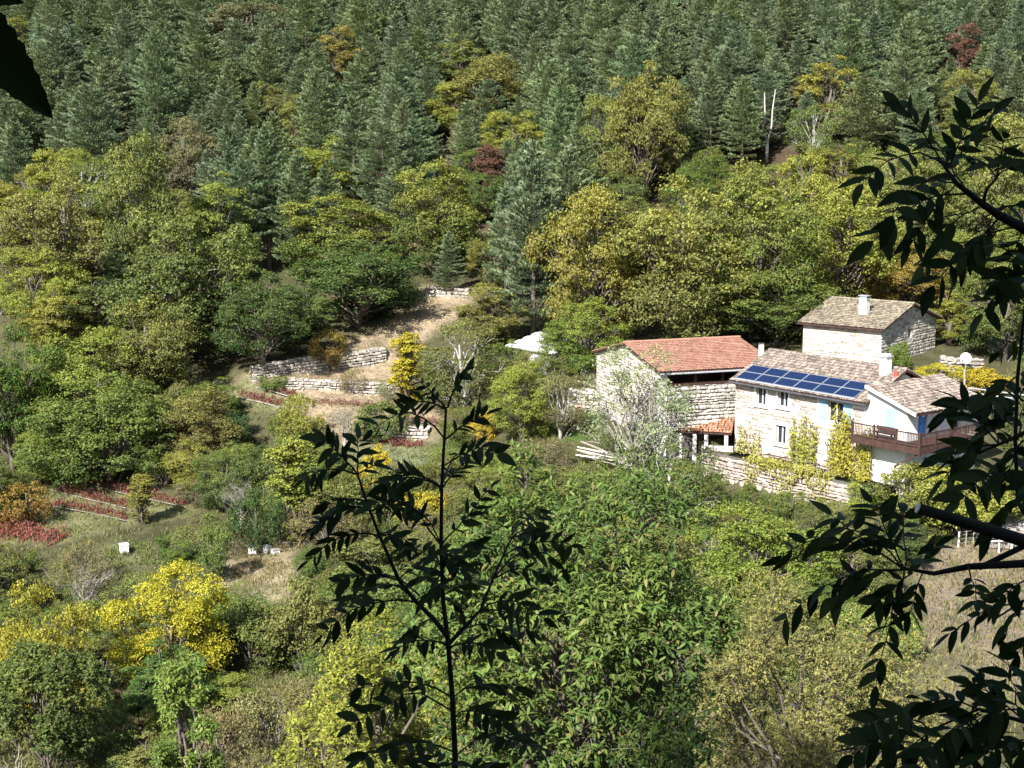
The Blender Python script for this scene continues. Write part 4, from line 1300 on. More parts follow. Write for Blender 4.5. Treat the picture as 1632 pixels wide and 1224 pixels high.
cs = [c for c in courses(gs, -W2, 0, -1, E2 + R2, .44, .25, [(wr[0] - .1, wr[1] + .1, wr[2] - .1, wr[3] + .12)]) if c[1] + c[3] / 2 < E2 + R2 - .05 - abs(c[0] + W2 / 2) / (W2 / 2) * R2]
stone_layer(h2, 'drystone', cs, (lambda s, z, k: (-.012 + k * .3, s, z), R(90)), .1, .045, False, 'gable_stones', 6)
wn_ = MB().box(.18, .22, wr[0], wr[1], wr[2], wr[3]).build('window', M['wood_dark'], h2)
MB().box(-.06, .1, wr[0] - .12, wr[1] + .12, wr[3] + .002, wr[3] + .14).build('lintel', M['wood_grey'], wn_)
s2 = math.atan2(R2, W2 / 2)
roof_pair(h2, -.4, L2 + .35, .45, -W2 / 2, E2 + .05 - .45 * math.tan(s2), E2 + .05 + R2, 'greytile', seed=41)
cx, cy = plane_pix(K2 + np.array([*(e2[:2] * 2.2), 0]), d2, 1377, 505)[0], -2.2
cz = E2 + R2 * .45
ch = MB().box(cx - .33, cx + .33, cy - .3, cy + .3, cz - .4, cz + 1.3).build('chimney', M['render'], h2)
MB().box(cx - .4, cx + .4, cy - .36, cy + .36, cz + 1.302, cz + 1.38).build('chimney_cap', M['grey_metal'], ch)
for yy in (-.22, .22): MB().box(cx - .3, cx + .3, cy + yy - .05, cy + yy + .05, cz + 1.381, cz + 1.52).build('chimney_cheek', M['grey_metal'], ch)
MB().box(cx - .4, cx + .4, cy - .36, cy + .36, cz + 1.521, cz + 1.58).build('chimney_lid', M['grey_metal'], ch)

# ------------------------------------------------------------------ barn
T3 = R(19)
g3 = np.array([math.cos(T3), math.sin(T3), 0]); b3 = np.array([-math.sin(T3), math.cos(T3), 0])   # along the side, along the gable
K3 = at(1052, 590, 108.0); E3 = 5.4; K3[2] -= E3
WB = plane_pix(K3, b3, 951, 575)[0]; LB, RB = 9.3, 1.08
barn = empty('barn', K3, math.atan2(b3[1], b3[0]))      # local x along the gable (away), local -y along the side
tag(barn, 'stone barn with red tiled roof and open loft under the eave', 'barn')
zo = plane_pix(K3, g3, 1130, 612)[1]                    # top of the stone part of the side wall
mb = MB()
mb.box(0, WB, -.5, 0, -2, E3 - .3)
mb.prism([(0, 0, E3 - .3), (WB, 0, E3 - .3), (WB, 0, E3 - .1), (WB / 2, 0, E3 + RB), (0, 0, E3)], (0, -.5, 0))
mb.box(0.012, .5, -LB, -.5, -2, zo)
mb.box(WB - .5, WB, -LB, -.5, -2, E3 - .2); mb.box(.5, WB - .5, -LB, -LB + .5, -2, E3 - .2)
mb.prism([(0, -LB + .5, E3 - .2), (WB, -LB + .5, E3 - .2), (WB / 2, -LB + .5, E3 + RB - .2)], (0, -.5, 0))
wallb = mb.build('wall', M['mortar'], barn)
MB().box(-.002, .011, -LB, -.5, -2, zo - .01).build('wall_core', M['joint'], barn)
gs = np.random.default_rng(12)
cs = courses(gs, .1, WB, -1.5, E3 + RB, .5, .27)
cs = [c for c in cs if c[1] + c[3] / 2 < E3 + RB - .1 - abs(c[0] - WB / 2) / (WB / 2) * (RB + .1) and gs.random() < .75]
stone_layer(barn, 'barnstone', cs, (lambda s, z, k: (s, -.005 + k * .35, z), 0), .1, .05, False, 'gable_stones', 9)
cs = courses(gs, -LB, -.55, .8, zo, .46, .24)
stone_layer(barn, 'barnstone', cs, (lambda s, z, k: (-.03 + k * .3, s, z), R(90)), .16, .065, True, 'stone', 10)
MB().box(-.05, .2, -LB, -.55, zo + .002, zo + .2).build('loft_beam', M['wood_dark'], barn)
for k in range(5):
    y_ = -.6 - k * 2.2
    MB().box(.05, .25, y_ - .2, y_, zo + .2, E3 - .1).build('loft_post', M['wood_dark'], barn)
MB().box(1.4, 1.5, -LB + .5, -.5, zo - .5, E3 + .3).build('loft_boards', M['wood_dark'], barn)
MB().box(-.15, .35, -.52, .06, -2, E3 - .25).build('corner_pier', M['render'], barn)
xr = WB / 2
for (xe, ze, sgn) in ((-.55, E3 + .02 - .55 * RB / xr, 1), (WB + .4, E3 - .3, -1)):
    mb = MB().prism([(xe, .3, ze - .13), (xr, .3, E3 + RB), (xr, .3, E3 + RB + .13), (xe, .3, ze)], (0, -LB - .6, 0))
    rf = mb.build('roof', M['wood_dark'], barn)
    vd = Vector((xr - xe, 0, E3 + RB + .13 - ze))
    tile_roof(rf, 'roof_tiles', 'redtile', (xe, .28, ze), (0, -1, 0), vd.normalized(), LB + .56, vd.length, cw=.25, rl=.36, arch=.045, jit=.006, seed=51)
MB().tube([(-.64, .3, E3 - .22), (-.64, -LB - .3, E3 - .22)], .07, 6).build('gutter', M['grey_metal'], barn)
MB().tube([(xr, .3, E3 + RB + .18), (xr, -LB - .3, E3 + RB + .18)], .13, 6).build('ridge', M['redtile'], barn)
pv = at(1213, 560, 112.0)
o = empty('chimney_pipe', (pv[0], pv[1], pv[2] - 1.0))
tag(o, 'slim white chimney between the barn roof and the main roof', 'chimney')
MB().box(-.17, .17, -.17, .17, -1.8, 1.55).build('stack', M['render'], o)
MB().box(-.2, .2, -.2, .2, 1.552, 1.62).build('cap', M['zinc'], o)

# ------------------------------------------------------------------ covered terrace with orange tiles between barn and house
Lf = K + d1 * (LL + .02) ; Lf[2] = 0
pe = at(1165, 690, K[1] + d1[1] * (LL - .6))
pb = at(1083, 672, 109.0)
ax = pb - pe; ax[2] = 0; la = np.linalg.norm(ax); ax /= la
sh = empty('porch', (pe[0], pe[1], pe[2]), math.atan2(ax[1], ax[0]))
tag(sh, 'low porch with orange tiled roof and white posts between barn and house', 'porch')
zt = .05
mb = MB().prism([(-.1, .55, zt - .1), (-.1, -1.6, zt + .62), (-.1, -1.6, zt + .7), (-.1, .55, zt)], (la + .3, 0, 0))
rf = mb.build('roof', M['wood_dark'], sh)
vd = Vector((0, -2.15, .7))
tile_roof(rf, 'roof_tiles', 'orangetile', (-.1, .55, zt), (1, 0, 0), vd.normalized(), la + .3, vd.length, jit=.03, seed=61)
for k, x_ in enumerate((.3, 1.75, 2.6, la - .15)):
    MB().box(x_ - .13, x_ + .13, .2, .45, -2.4, zt - .05).build('post', M['render'], sh)
lw_ = MB().box(-.2, la * .55, .12, .4, -3.4, -.95).build('low_wall', M['mortar'], sh)
gs = np.random.default_rng(14)
stone_layer(lw_, 'barnstone', courses(gs, -.2, la * .55, -3.3, -.97, .45, .24), (lambda s, z, k: (s, .41 + k * .3, z), 0), .1, .05, True, 'stone', 15)
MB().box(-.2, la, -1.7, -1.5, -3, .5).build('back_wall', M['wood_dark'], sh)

# ------------------------------------------------------------------ white shed on the bank left of the barn
sA = at(812, 560, 131.0); sB = at(884, 570, 126.0)
dr = sB - sA; dr[2] = 0; ln = np.linalg.norm(dr); dr /= ln
ws = empty('white_shed', (sA[0], sA[1], sA[2] - .7), math.atan2(dr[1], dr[0]))
tag(ws, 'white metal shed with striped low roof behind the light green tree', 'shed')
MB().box(0, ln, 0, 3.0, -.9, 1.2).build('wall', M['white'], ws)
for k in range(9): MB().box(k * ln / 9 + .02, k * ln / 9 + .07, -.025, -.001, -.5, 1.18).build('wall_rib', M['white'], ws)
rf = MB().prism([(-.2, -.3, 1.12), (-.2, 3.5, 2.1), (-.2, 3.5, 2.18), (-.2, -.3, 1.2)], (ln + .4, 0, 0)).build('roof', M['grey_metal'], ws)
for k in range(4):
    y_ = -.3 + k * .98
    MB().prism([(-.2, y_, 1.205 + (y_ + .3) * .258), (-.2, y_ + .5, 1.205 + (y_ + .8) * .258), (-.2, y_ + .5, 1.25 + (y_ + .8) * .258), (-.2, y_, 1.25 + (y_ + .3) * .258)], (ln + .4, 0, 0)).build('roof_panel', M['white'], rf)

# ------------------------------------------------------------------ free standing walls
def stone_wall(name, A, B, h, label, mw=.46, mh=.25, kind='drystone', thick=.5, core='joint', foot=.5, single=True, seed=1, cap=False, top=None):
    """dry wall from A to B following the ground"""
    A, B = np.array(A, float), np.array(B, float)
    dd = B - A; dd[2] = 0; L = np.linalg.norm(dd); dd /= L
    nn = np.array([dd[1], -dd[0], 0])
    if nn[1] > 0: nn = -nn
    rz = math.atan2(dd[1], dd[0])
    root = empty(name, A, 0)
    tag(root, label, 'wall', None, 'thing')
    S = np.linspace(0, L, max(3, int(L / .8)))
    gz = base_height(A[0] + dd[0] * S, A[1] + dd[1] * S) - A[2]
    mb = MB()
    for i in range(len(S) - 1):
        a, b = S[i], S[i + 1]
        pts = []
        for s_, z_ in ((a, gz[i]), (b, gz[i + 1])):
            for off in (-.03, -thick): pts += [tuple(dd * s_ + nn * off + np.array([0, 0, z_ - foot])), tuple(dd * s_ + nn * off + np.array([0, 0, z_ + h - .06]))]
        mb.add(pts, [(0, 1, 5, 4), (2, 3, 7, 6), (1, 3, 7, 5), (0, 2, 3, 1), (4, 5, 7, 6)])
    mb.build('core', M[core], root)
    g = np.random.default_rng(seed)
    cs = courses(g, 0, L, -.15, h, mw, mh)
    cs = [c for c in cs if c[1] < h - .2 or g.random() < .8]
    fn = lambda s, z, k: tuple(dd * s + nn * (.02 + k * .4) + np.array([0, 0, z + np.interp(s, S, gz)]))
    stone_layer(root, kind, cs, (fn, rz), .26, .06, single, 'stone', seed)
    cs = courses(g, 0, L, 0, .2, mw * 1.1, .3)
    for sc, zc, w, hh in cs:
        o = bpy.data.objects.new('coping_stone', STONES[kind][int(g.integers(6))]); COL.objects.link(o); o.parent = root
        o.location = tuple(dd * sc - nn * .25 + np.array([0, 0, h + np.interp(sc, S, gz) + g.uniform(-.08, .06)]))
        o.rotation_euler = (g.normal() * .1, g.normal() * .1, rz + g.normal() * .1); o.scale = (w * .98, thick * g.uniform(.8, 1.1), g.uniform(.12, .24))
    return root
for i, t in enumerate(TERRACES):
    stone_wall('terrace_wall', t['A'], t['B'], t['h'] + .05, t['label'], mw=.5 if i == 0 else .46, mh=.25, seed=70 + i, kind='drystone')
stone_wall('yard_wall', at(1498, 590, 116.5), at(1568, 592, 117.0), 1.9, 'stone yard wall right of the upper house gable', seed=81, kind='drystone')
stone_wall('garden_wall', hit(900, 610), hit(952, 612), 1.9, 'pale stone wall with a coping left of the barn', seed=83, kind='barnstone')
stone_wall('rubble_wall', hit(905, 652), hit(955, 655), 1.6, 'tumbled stone wall above the lawn left of the barn', seed=84, kind='barnstone')
bs = hit(940, 652)
o = empty('tile_stack', bs); tag(o, 'heap of orange roof tiles against the wall above the lawn', 'tiles')
gs = np.random.default_rng(3)
for k in range(16):
    mbt = MB(); pts = [(math.cos(t) * .13, math.sin(t) * .1) for t in np.linspace(0, math.pi, 5)]
    mbt.add([(p[0], -.22, p[1]) for p in pts] + [(p[0] * .8, .22, p[1] * .8) for p in pts], [(i, i + 1, i + 6, i + 5) for i in range(4)])
    q = mbt.build('tile', M['orangetile'], o); q.location = (-.9 + .25 * (k % 8), 0, .1 + .25 * (k // 8)); q.rotation_euler = (.9, 0, gs.normal() * .3)

# ------------------------------------------------------------------ vine pergola, vines, dish, poles, hives, fence, planks
def vine_cloud(name, pts_fn, n, ll, lw, col, alpha, parent, seed=1):
    g = np.random.default_rng(seed)
    P, Nn = pts_fn(g, n)
    T = unit(np.cross(Nn, rdir(g, n)) + np.array([0, 0, -.6]))
    V, Tr = leaf_arrays(P, T, Nn, ll * g.uniform(.6, 1.3, n), lw * g.uniform(.7, 1.2, n))
    o = link(name, mesh_np(name, V, Tr, False, {'tone': np.repeat(np.clip(g.normal(.5, .25, n), 0, 1), 4)}, M['leaf']), None, parent)
    o.color = (*col, alpha)
    return o
pg = empty('vine_pergola', tuple(K + d1 * 4 + n1 * 2.2), math.atan2(d1[1], d1[0]))
tag(pg, 'wire and pole pergola with yellow-green vines along the house front', 'pergola')
zp = plane_pix(K + n1 * 2.2, d1, 1250, 742)[1]
xa, xb = plane_pix(K + n1 * 2.2, d1, 1330, 745)[0] - 4, plane_pix(K + n1 * 2.2, d1, 1195, 740)[0] - 4
for yy in (0, -1.9):
    MB().tube([(xa, yy, zp), (xb, yy, zp)], .045, 5).build('rail', M['wood_dark'], pg)
for k in range(6):
    x_ = xa + (xb - xa) * k / 5
    MB().tube([(x_, 0, zp - 3.4), (x_ + .05, 0, zp)], .06, 5).build('post', M['wood_grey'], pg)
    MB().tube([(x_, 0, zp), (x_, -2.1, zp + .05)], .035, 4).build('cross_bar', M['wood_dark'], pg)
# retaining wall that carries the strip of ground under the pergola
rw = empty('retaining_wall', tuple(K + n1 * 2.45), math.atan2(d1[1], d1[0]))
tag(rw, 'pale rubble retaining wall under the vine pergola', 'wall', None, 'thing')
rx0_, rx1_, rt_ = RW_X0, RW_X1, RW_TOP
MB().box(rx0_, rx1_, -.5, -.02, rt_ - 4.5, rt_).build('core', M['joint'], rw)
MB().box(rx0_, rx1_, -2.4, -.51, rt_ - 4.0, rt_ - .06).build('earth_fill', M['ground'], rw)
stone_layer(rw, 'stone', courses(np.random.default_rng(82), rx0_, rx1_, rt_ - 2.6, rt_, .52, .29), (lambda s, z, k: (s, .02 + k * .4, z), 0), .2, .06, True, 'stone', 82)
def hang(g, n):
    x = g.uniform(xa, xb, n)
    clump = np.sin(x * 1.9) * .5 + .5
    z = zp + .25 - g.random(n) ** 1.3 * (0.6 + 2.0 * clump)
    y = g.normal(.15, .35, n)
    return np.c_[x, y, z], unit(np.c_[g.normal(size=n) * .5, np.ones(n), np.ones(n) * .6] + .5 * rdir(g, n))
vine_cloud('vine_leaves', hang, 3600, .17, .12, (.30, .29, .06), .4, pg, 5)
mb = MB(); gg = np.random.default_rng(6)
for k in range(34):
    x_ = gg.uniform(xa, xb); z1 = zp + gg.uniform(-.2, .9)
    mb.tube([(x_, .05, zp - gg.uniform(1.2, 2.8)), (x_ + gg.normal() * .1, .05, (zp * 2 + z1) / 2 - .9), (x_ + gg.normal() * .25, -.1, z1)], [.03, .022, .01], 3)
tag(mb.build('vine_stems', M['twig'], pg), kind='stuff')
# long pale-yellow shoots climbing the front
def climber(name, label, u0, u1, vt, vb, n, col, alpha, off, seed, dens=None):
    x0, zt_ = fp(u1, vt); x1, zb_ = fp(u0, vb)
    x0, x1 = min(x0, x1), max(x0, x1)
    c = empty(name, tuple(K + d1 * (x0 + x1) / 2 + np.array([0, 0, zb_])), math.atan2(d1[1], d1[0]))
    tag(c, label, 'vine')
    W_, H_ = x1 - x0, zt_ - zb_
    g0 = np.random.default_rng(seed)
    sh_ = [(g0.uniform(-W_ / 2, W_ / 2), H_ * g0.uniform(.55, 1.0)) for _ in range(max(6, int(W_ * 7)))]
    mb = MB()
    for x_, h_ in sh_: mb.tube([(x_, .12, -.3), (x_ + g0.normal() * .08, .15, h_ * .5), (x_ + g0.normal() * .15, .12, h_)], [.025, .02, .008], 3)
    tag(mb.build('stems', M['twig'], c), kind='stuff')
    def pts(g, n):
        i = g.integers(0, len(sh_), n); a = np.array(sh_)
        t = g.random(n) ** 1.15
        P = np.c_[a[i, 0] + g.normal(size=n) * .14, np.abs(g.normal(off, .14, n)) + .06, t * a[i, 1]]
        return P, unit(np.c_[g.normal(size=n) * .4, np.ones(n), np.ones(n) * .5] + .6 * rdir(g, n))
    vine_cloud('leaves', pts, n, .2, .14, col, alpha, c, seed)
climber('climbing_vine', 'pale yellow shoots climbing the stone front left of the lower window', 1180, 1222, 672, 760, 700, (.40, .38, .12), .5, .15, 21)
climber('climbing_vine', 'yellow-green vine between the lower windows of the stone front', 1258, 1306, 662, 765, 1500, (.30, .31, .06), .5, .25, 22)
climber('climbing_vine', 'tall golden creeper beside the balcony covering the house corner', 1325, 1398, 650, 815, 5200, (.36, .31, .04), .8, .55, 23)
climber('climbing_vine', 'low yellow vine before the porch at the left house corner', 1090, 1185, 705, 775, 2600, (.30, .28, .05), .7, .6, 24)
# satellite dish
q = at(1539, 571, 115.6)
sd = empty('satellite_dish', (q[0], q[1], q[2] - .6), R(-25)); tag(sd, 'white satellite dish in front of the yard wall', 'satellite dish')
bm = bmesh.new()
rings = [0, .18, .34, .43]
ctr = bm.verts.new((0, .12, .6)); prev = None
for rr in rings[1:]:
    cur = [bm.verts.new((math.cos(t) * rr, .12 - rr * rr * .3, .6 + math.sin(t) * rr * 1.05)) for t in np.linspace(0, 2 * math.pi, 20, endpoint=False)]
    for k in range(20):
        if prev is None: bm.faces.new((ctr, cur[k], cur[(k + 1) % 20]))
        else: bm.faces.new((prev[k], cur[k], cur[(k + 1) % 20], prev[(k + 1) % 20]))
    prev = cur
me = bpy.data.meshes.new('dish'); bm.to_mesh(me); bm.free()
link('dish', me, M['white'], sd)
MB().tube([(0, .2, -1.2), (0, .2, .5)], .04, 6).build('mast', M['grey_metal'], sd)
MB().tube([(-.1, .05, .1), (-.15, -.55, .45)], .025, 5).build('arm', M['zinc'], sd)
MB().box(-.22, -.08, -.62, -.5, .4, .52).build('receiver', M['zinc'], sd)
# post and guard rail on the bank behind the lean-to
q = at(1537, 622, 111.0)
o = empty('bank_post', q); tag(o, 'pale grey post standing behind the lean-to roof', 'post')
MB().tube([(0, 0, -1.5), (-.02, 0, .7), (-.08, 0, 1.5)], [.085, .08, .075], 7).build('shaft', M['wood_grey'], o)
MB().box(-.17, 0.02, -.1, .1, 1.5, 1.56).build('cap', M['grey_metal'], o)
qa, qb = at(1542, 618, 112.5), at(1650, 632, 108.0)
gr = empty('guard_rail', qa, math.atan2((qb - qa)[1], (qb - qa)[0])); tag(gr, 'grey two-rail guard rail behind the hanging ash leaves', 'guard rail')
ln = float(np.hypot(*(qb - qa)[:2])); dz = (qb - qa)[2]
for z_ in (0, -.35): MB().tube([(0, 0, z_), (ln, 0, z_ + dz)], .06, 6).build('rail', M['grey_metal'], gr)
for k in range(4): MB().tube([(ln * k / 3, .02, -1.6 + dz * k / 3), (ln * k / 3, .02, .1 + dz * k / 3)], .05, 6).build('post', M['grey_metal'], gr)
# beehives
def hive(u, v, w, h, label, rz, lid='white', long=1.0):
    q = hit(u, v)
    o = empty('beehive', (q[0], q[1], q[2]), rz); tag(o, label, 'beehive', 'beehives on the meadow')
    b = MB().box(-w / 2, w / 2, -w * long / 2, w * long / 2, .15, .15 + h).build('body', M['white'], o)
    MB().box(-w / 2 - .04, w / 2 + .04, -w * long / 2 - .04, w * long / 2 + .04, .152 + h, .22 + h).build('lid', M[lid], o)
    MB().box(-w * .3, w * .3, -w * long / 2 - .012, -w * long / 2 - .002, .19, .23).build('entrance', M['wood_dark'], b)
    for sx in (-1, 1): MB().box(sx * w * .38 - .04, sx * w * .38 + .04, -w * .45, w * .45, -.3, .15).build('stand', M['wood_grey'], o)
hive(198, 882, .55, .48, 'single white beehive on the green meadow below the berry rows', R(25))
hive(402, 884, .55, .42, 'white beehive with grey lid beside the dark green bush', R(15), 'wood_grey', 1.4)
hive(426, 883, .42, .40, 'smaller white beehive right of the grey-lidded one', R(35))
hive(439, 884, .5, .2, 'low pale hive box at the end of the row', R(30), 'wood_grey')
# red berry rows with pale mulch edges
def berry_row(a, b, wd, hh, col, label, n, mulch=True, seed=1):
    A, B = hit(*a), hit(*b)
    root = empty('berry_row', A); tag(root, label, 'berry bushes', 'rows of red berry bushes')
    g = np.random.default_rng(seed)
    dd = B - A; L = np.linalg.norm(dd[:2]); t = g.random(n)
    nn = np.array([-dd[1], dd[0]]) / L
    off = g.normal(size=n) * wd * .35
    x = A[0] + dd[0] * t + nn[0] * off; y = A[1] + dd[1] * t + nn[1] * off
    z = height(x, y) + g.random(n) ** .8 * hh * (.6 + .4 * np.sin(t * L * 5 + seed))
    P = np.c_[x, y, z] - A
    Nn = unit(np.array([0, -.5, .5]) + rdir(g, n)); T = unit(np.array([0, 0, 1.0]) + .7 * rdir(g, n))
    V, Tr = leaf_arrays(P, T, Nn, g.uniform(.14, .34, n), .08)
    o = link('foliage', mesh_np('foliage', V, Tr, False, {'tone': np.repeat(g.random(n), 4)}, M['leaf']), None, root)
    o.color = (*col, 0); tag(o, kind='stuff')
    if mulch:
        S = np.linspace(-.02, 1.03, 30)
        vs = []
        for k in (wd * .62, wd * .62 + .15):
            xx = A[0] + dd[0] * S - nn[0] * k * np.sign(nn[1]); yy = A[1] + dd[1] * S - nn[1] * k * np.sign(nn[1])
            vs.append(np.c_[xx, yy, height(xx, yy) + .13] - A)
        V = np.concatenate(vs); q = np.array([[i, i + 1, 31 + i, 30 + i] for i in range(29)])
        link('mulch_strip', mesh_np('mulch_strip', V, q, True, None, M['wood_grey']), None, root)
BR = (.20, .075, .06)
berry_row((140, 768), (300, 806), .8, .7, BR, 'uppermost long row of dull red berry bushes left', 1500, True, 1)
berry_row((92, 780), (206, 808), .8, .7, BR, 'second row of dull red berry bushes left', 1100, True, 2)
berry_row((84, 804), (205, 828), .8, .7, BR, 'third row of dull red berry bushes left', 1100, True, 3)
berry_row((-20, 850), (98, 862), 1.7, 1.0, (.25, .085, .07), 'bright red berry bushes at the left edge', 2600, False, 4)
berry_row((184, 966), (220, 974), .9, 1.1, (.33, .03, .045), 'crimson bush beside the large yellow tree', 1300, False, 5)
berry_row((417, 616), (470, 632), .7, .5, BR, 'upper faded red row at the foot of the terrace wall', 700, True, 6)
berry_row((384, 630), (450, 647), .7, .5, BR, 'lower faded red row at the foot of the terraces', 800, True, 7)
berry_row((603, 703), (682, 713), .7, .5, BR, 'dusky red strip below the short terrace wall', 800, False, 8)
berry_row((500, 640), (640, 648), .9, .4, (.22, .12, .08), 'brownish red strip along the low terrace wall', 900, False, 9)
berry_row((620, 668), (700, 676), .9, .4, (.22, .12, .09), 'dusky rose strip under the slim yellow tree', 700, True, 10)
# planks and white table before the barn
q = hit(940, 742)
o = empty('plank_pile', (q[0], q[1], q[2]), R(-18)); tag(o, 'pile of pale planks lying below the silvery tree', 'planks')
gs = np.random.default_rng(2)
for k in range(7):
    pl = MB().box(-1.9, 1.9, -.1, .1, 0, .05).build('plank', M['cutwood'] if k % 2 else M['wood_grey'], o)
    pl.location = (gs.uniform(-.3, .3) + .9, -.5 + .2 * k, .55 + .08 * k); pl.rotation_euler = (gs.normal() * .05, .12 + gs.normal() * .06, gs.normal() * .15)
q = hit(1010, 738)
o = empty('garden_table', (q[0], q[1], q[2] + .1), R(15)); tag(o, 'small white garden table behind the silvery tree', 'table')
MB().box(-.65, .65, -.4, .4, .95, 1.0).build('table_top', M['white'], o)
for sx in (-.55, .55):
    for sy in (-.3, .3): MB().box(sx - .04, sx + .04, sy - .04, sy + .04, -.3, .95).build('leg', M['white'], o)
# wire fence, gate rail and grey planked hut at the edge of the bare slope
q0, q1 = hit(1527, 872), hit(1562, 868)
fe = empty('wire_fence', q0); tag(fe, 'short fence of grey posts and wires below the yellow-green bush', 'fence')
for k in range(4):
    q = q0 + (q1 - q0) * k / 3 - q0
    MB().tube([tuple(q + np.array([0, 0, -.3])), tuple(q + np.array([.03, 0, 1.0]))], .06 if k == 0 else .035, 5).build('post', M['white'] if k == 0 else M['wood_grey'], fe)
for z_ in (.25, .5, .75, .95):
    MB().tube([(0, 0, z_), tuple(q1 - q0 + np.array([0, 0, z_]))], .012, 4).build('wire', M['grey_metal'], fe)
q = at(1606, 862, 91.0)
hu = empty('planked_hut', (q[0], q[1], q[2] - 1.0), R(12)); tag(hu, 'grey planked hut behind the foreground branch at the right', 'hut')
MB().box(-1.2, 2.4, .05, 2.2, -.6, 1.2).build('wall', M['wood_grey'], hu)
rf = MB().prism([(-1.4, -.3, 1.25), (-1.0, 2.4, 2.3), (-1.0, 2.4, 2.38), (-1.4, -.3, 1.33)], (3.9, 0, 0)).build('roof', M['wood_grey'], hu)
for k in range(9): MB().box(-1.4 + k * .42, -1.4 + k * .42 + .4, -.0, .045, -.5, 1.15).build('plank', M['wood_grey'], hu)
for k in range(6):
    y_ = -.3 + k * .45
    MB().prism([(-1.4, y_, 1.336 + (y_ + .3) * .389), (-1.4, y_ + .43, 1.336 + (y_ + .73) * .389), (-1.4, y_ + .43, 1.37 + (y_ + .73) * .389), (-1.4, y_, 1.40 + (y_ + .3) * .389)], (3.9, 0, 0)).build('roof_board', M['wood_grey'], rf)
q = hit(1590, 882)
gt = empty('barrier', q, R(10)); tag(gt, 'white wooden barrier of one rail on posts before the planked hut', 'barrier')
MB().box(-1.0, 1.0, -.03, .03, .75, .83).build('rail', M['white'], gt)
for x_ in (0.1, .95): MB().box(x_ - .05, x_ + .05, .032, .12, -.3, .86).build('post', M['white'], gt)

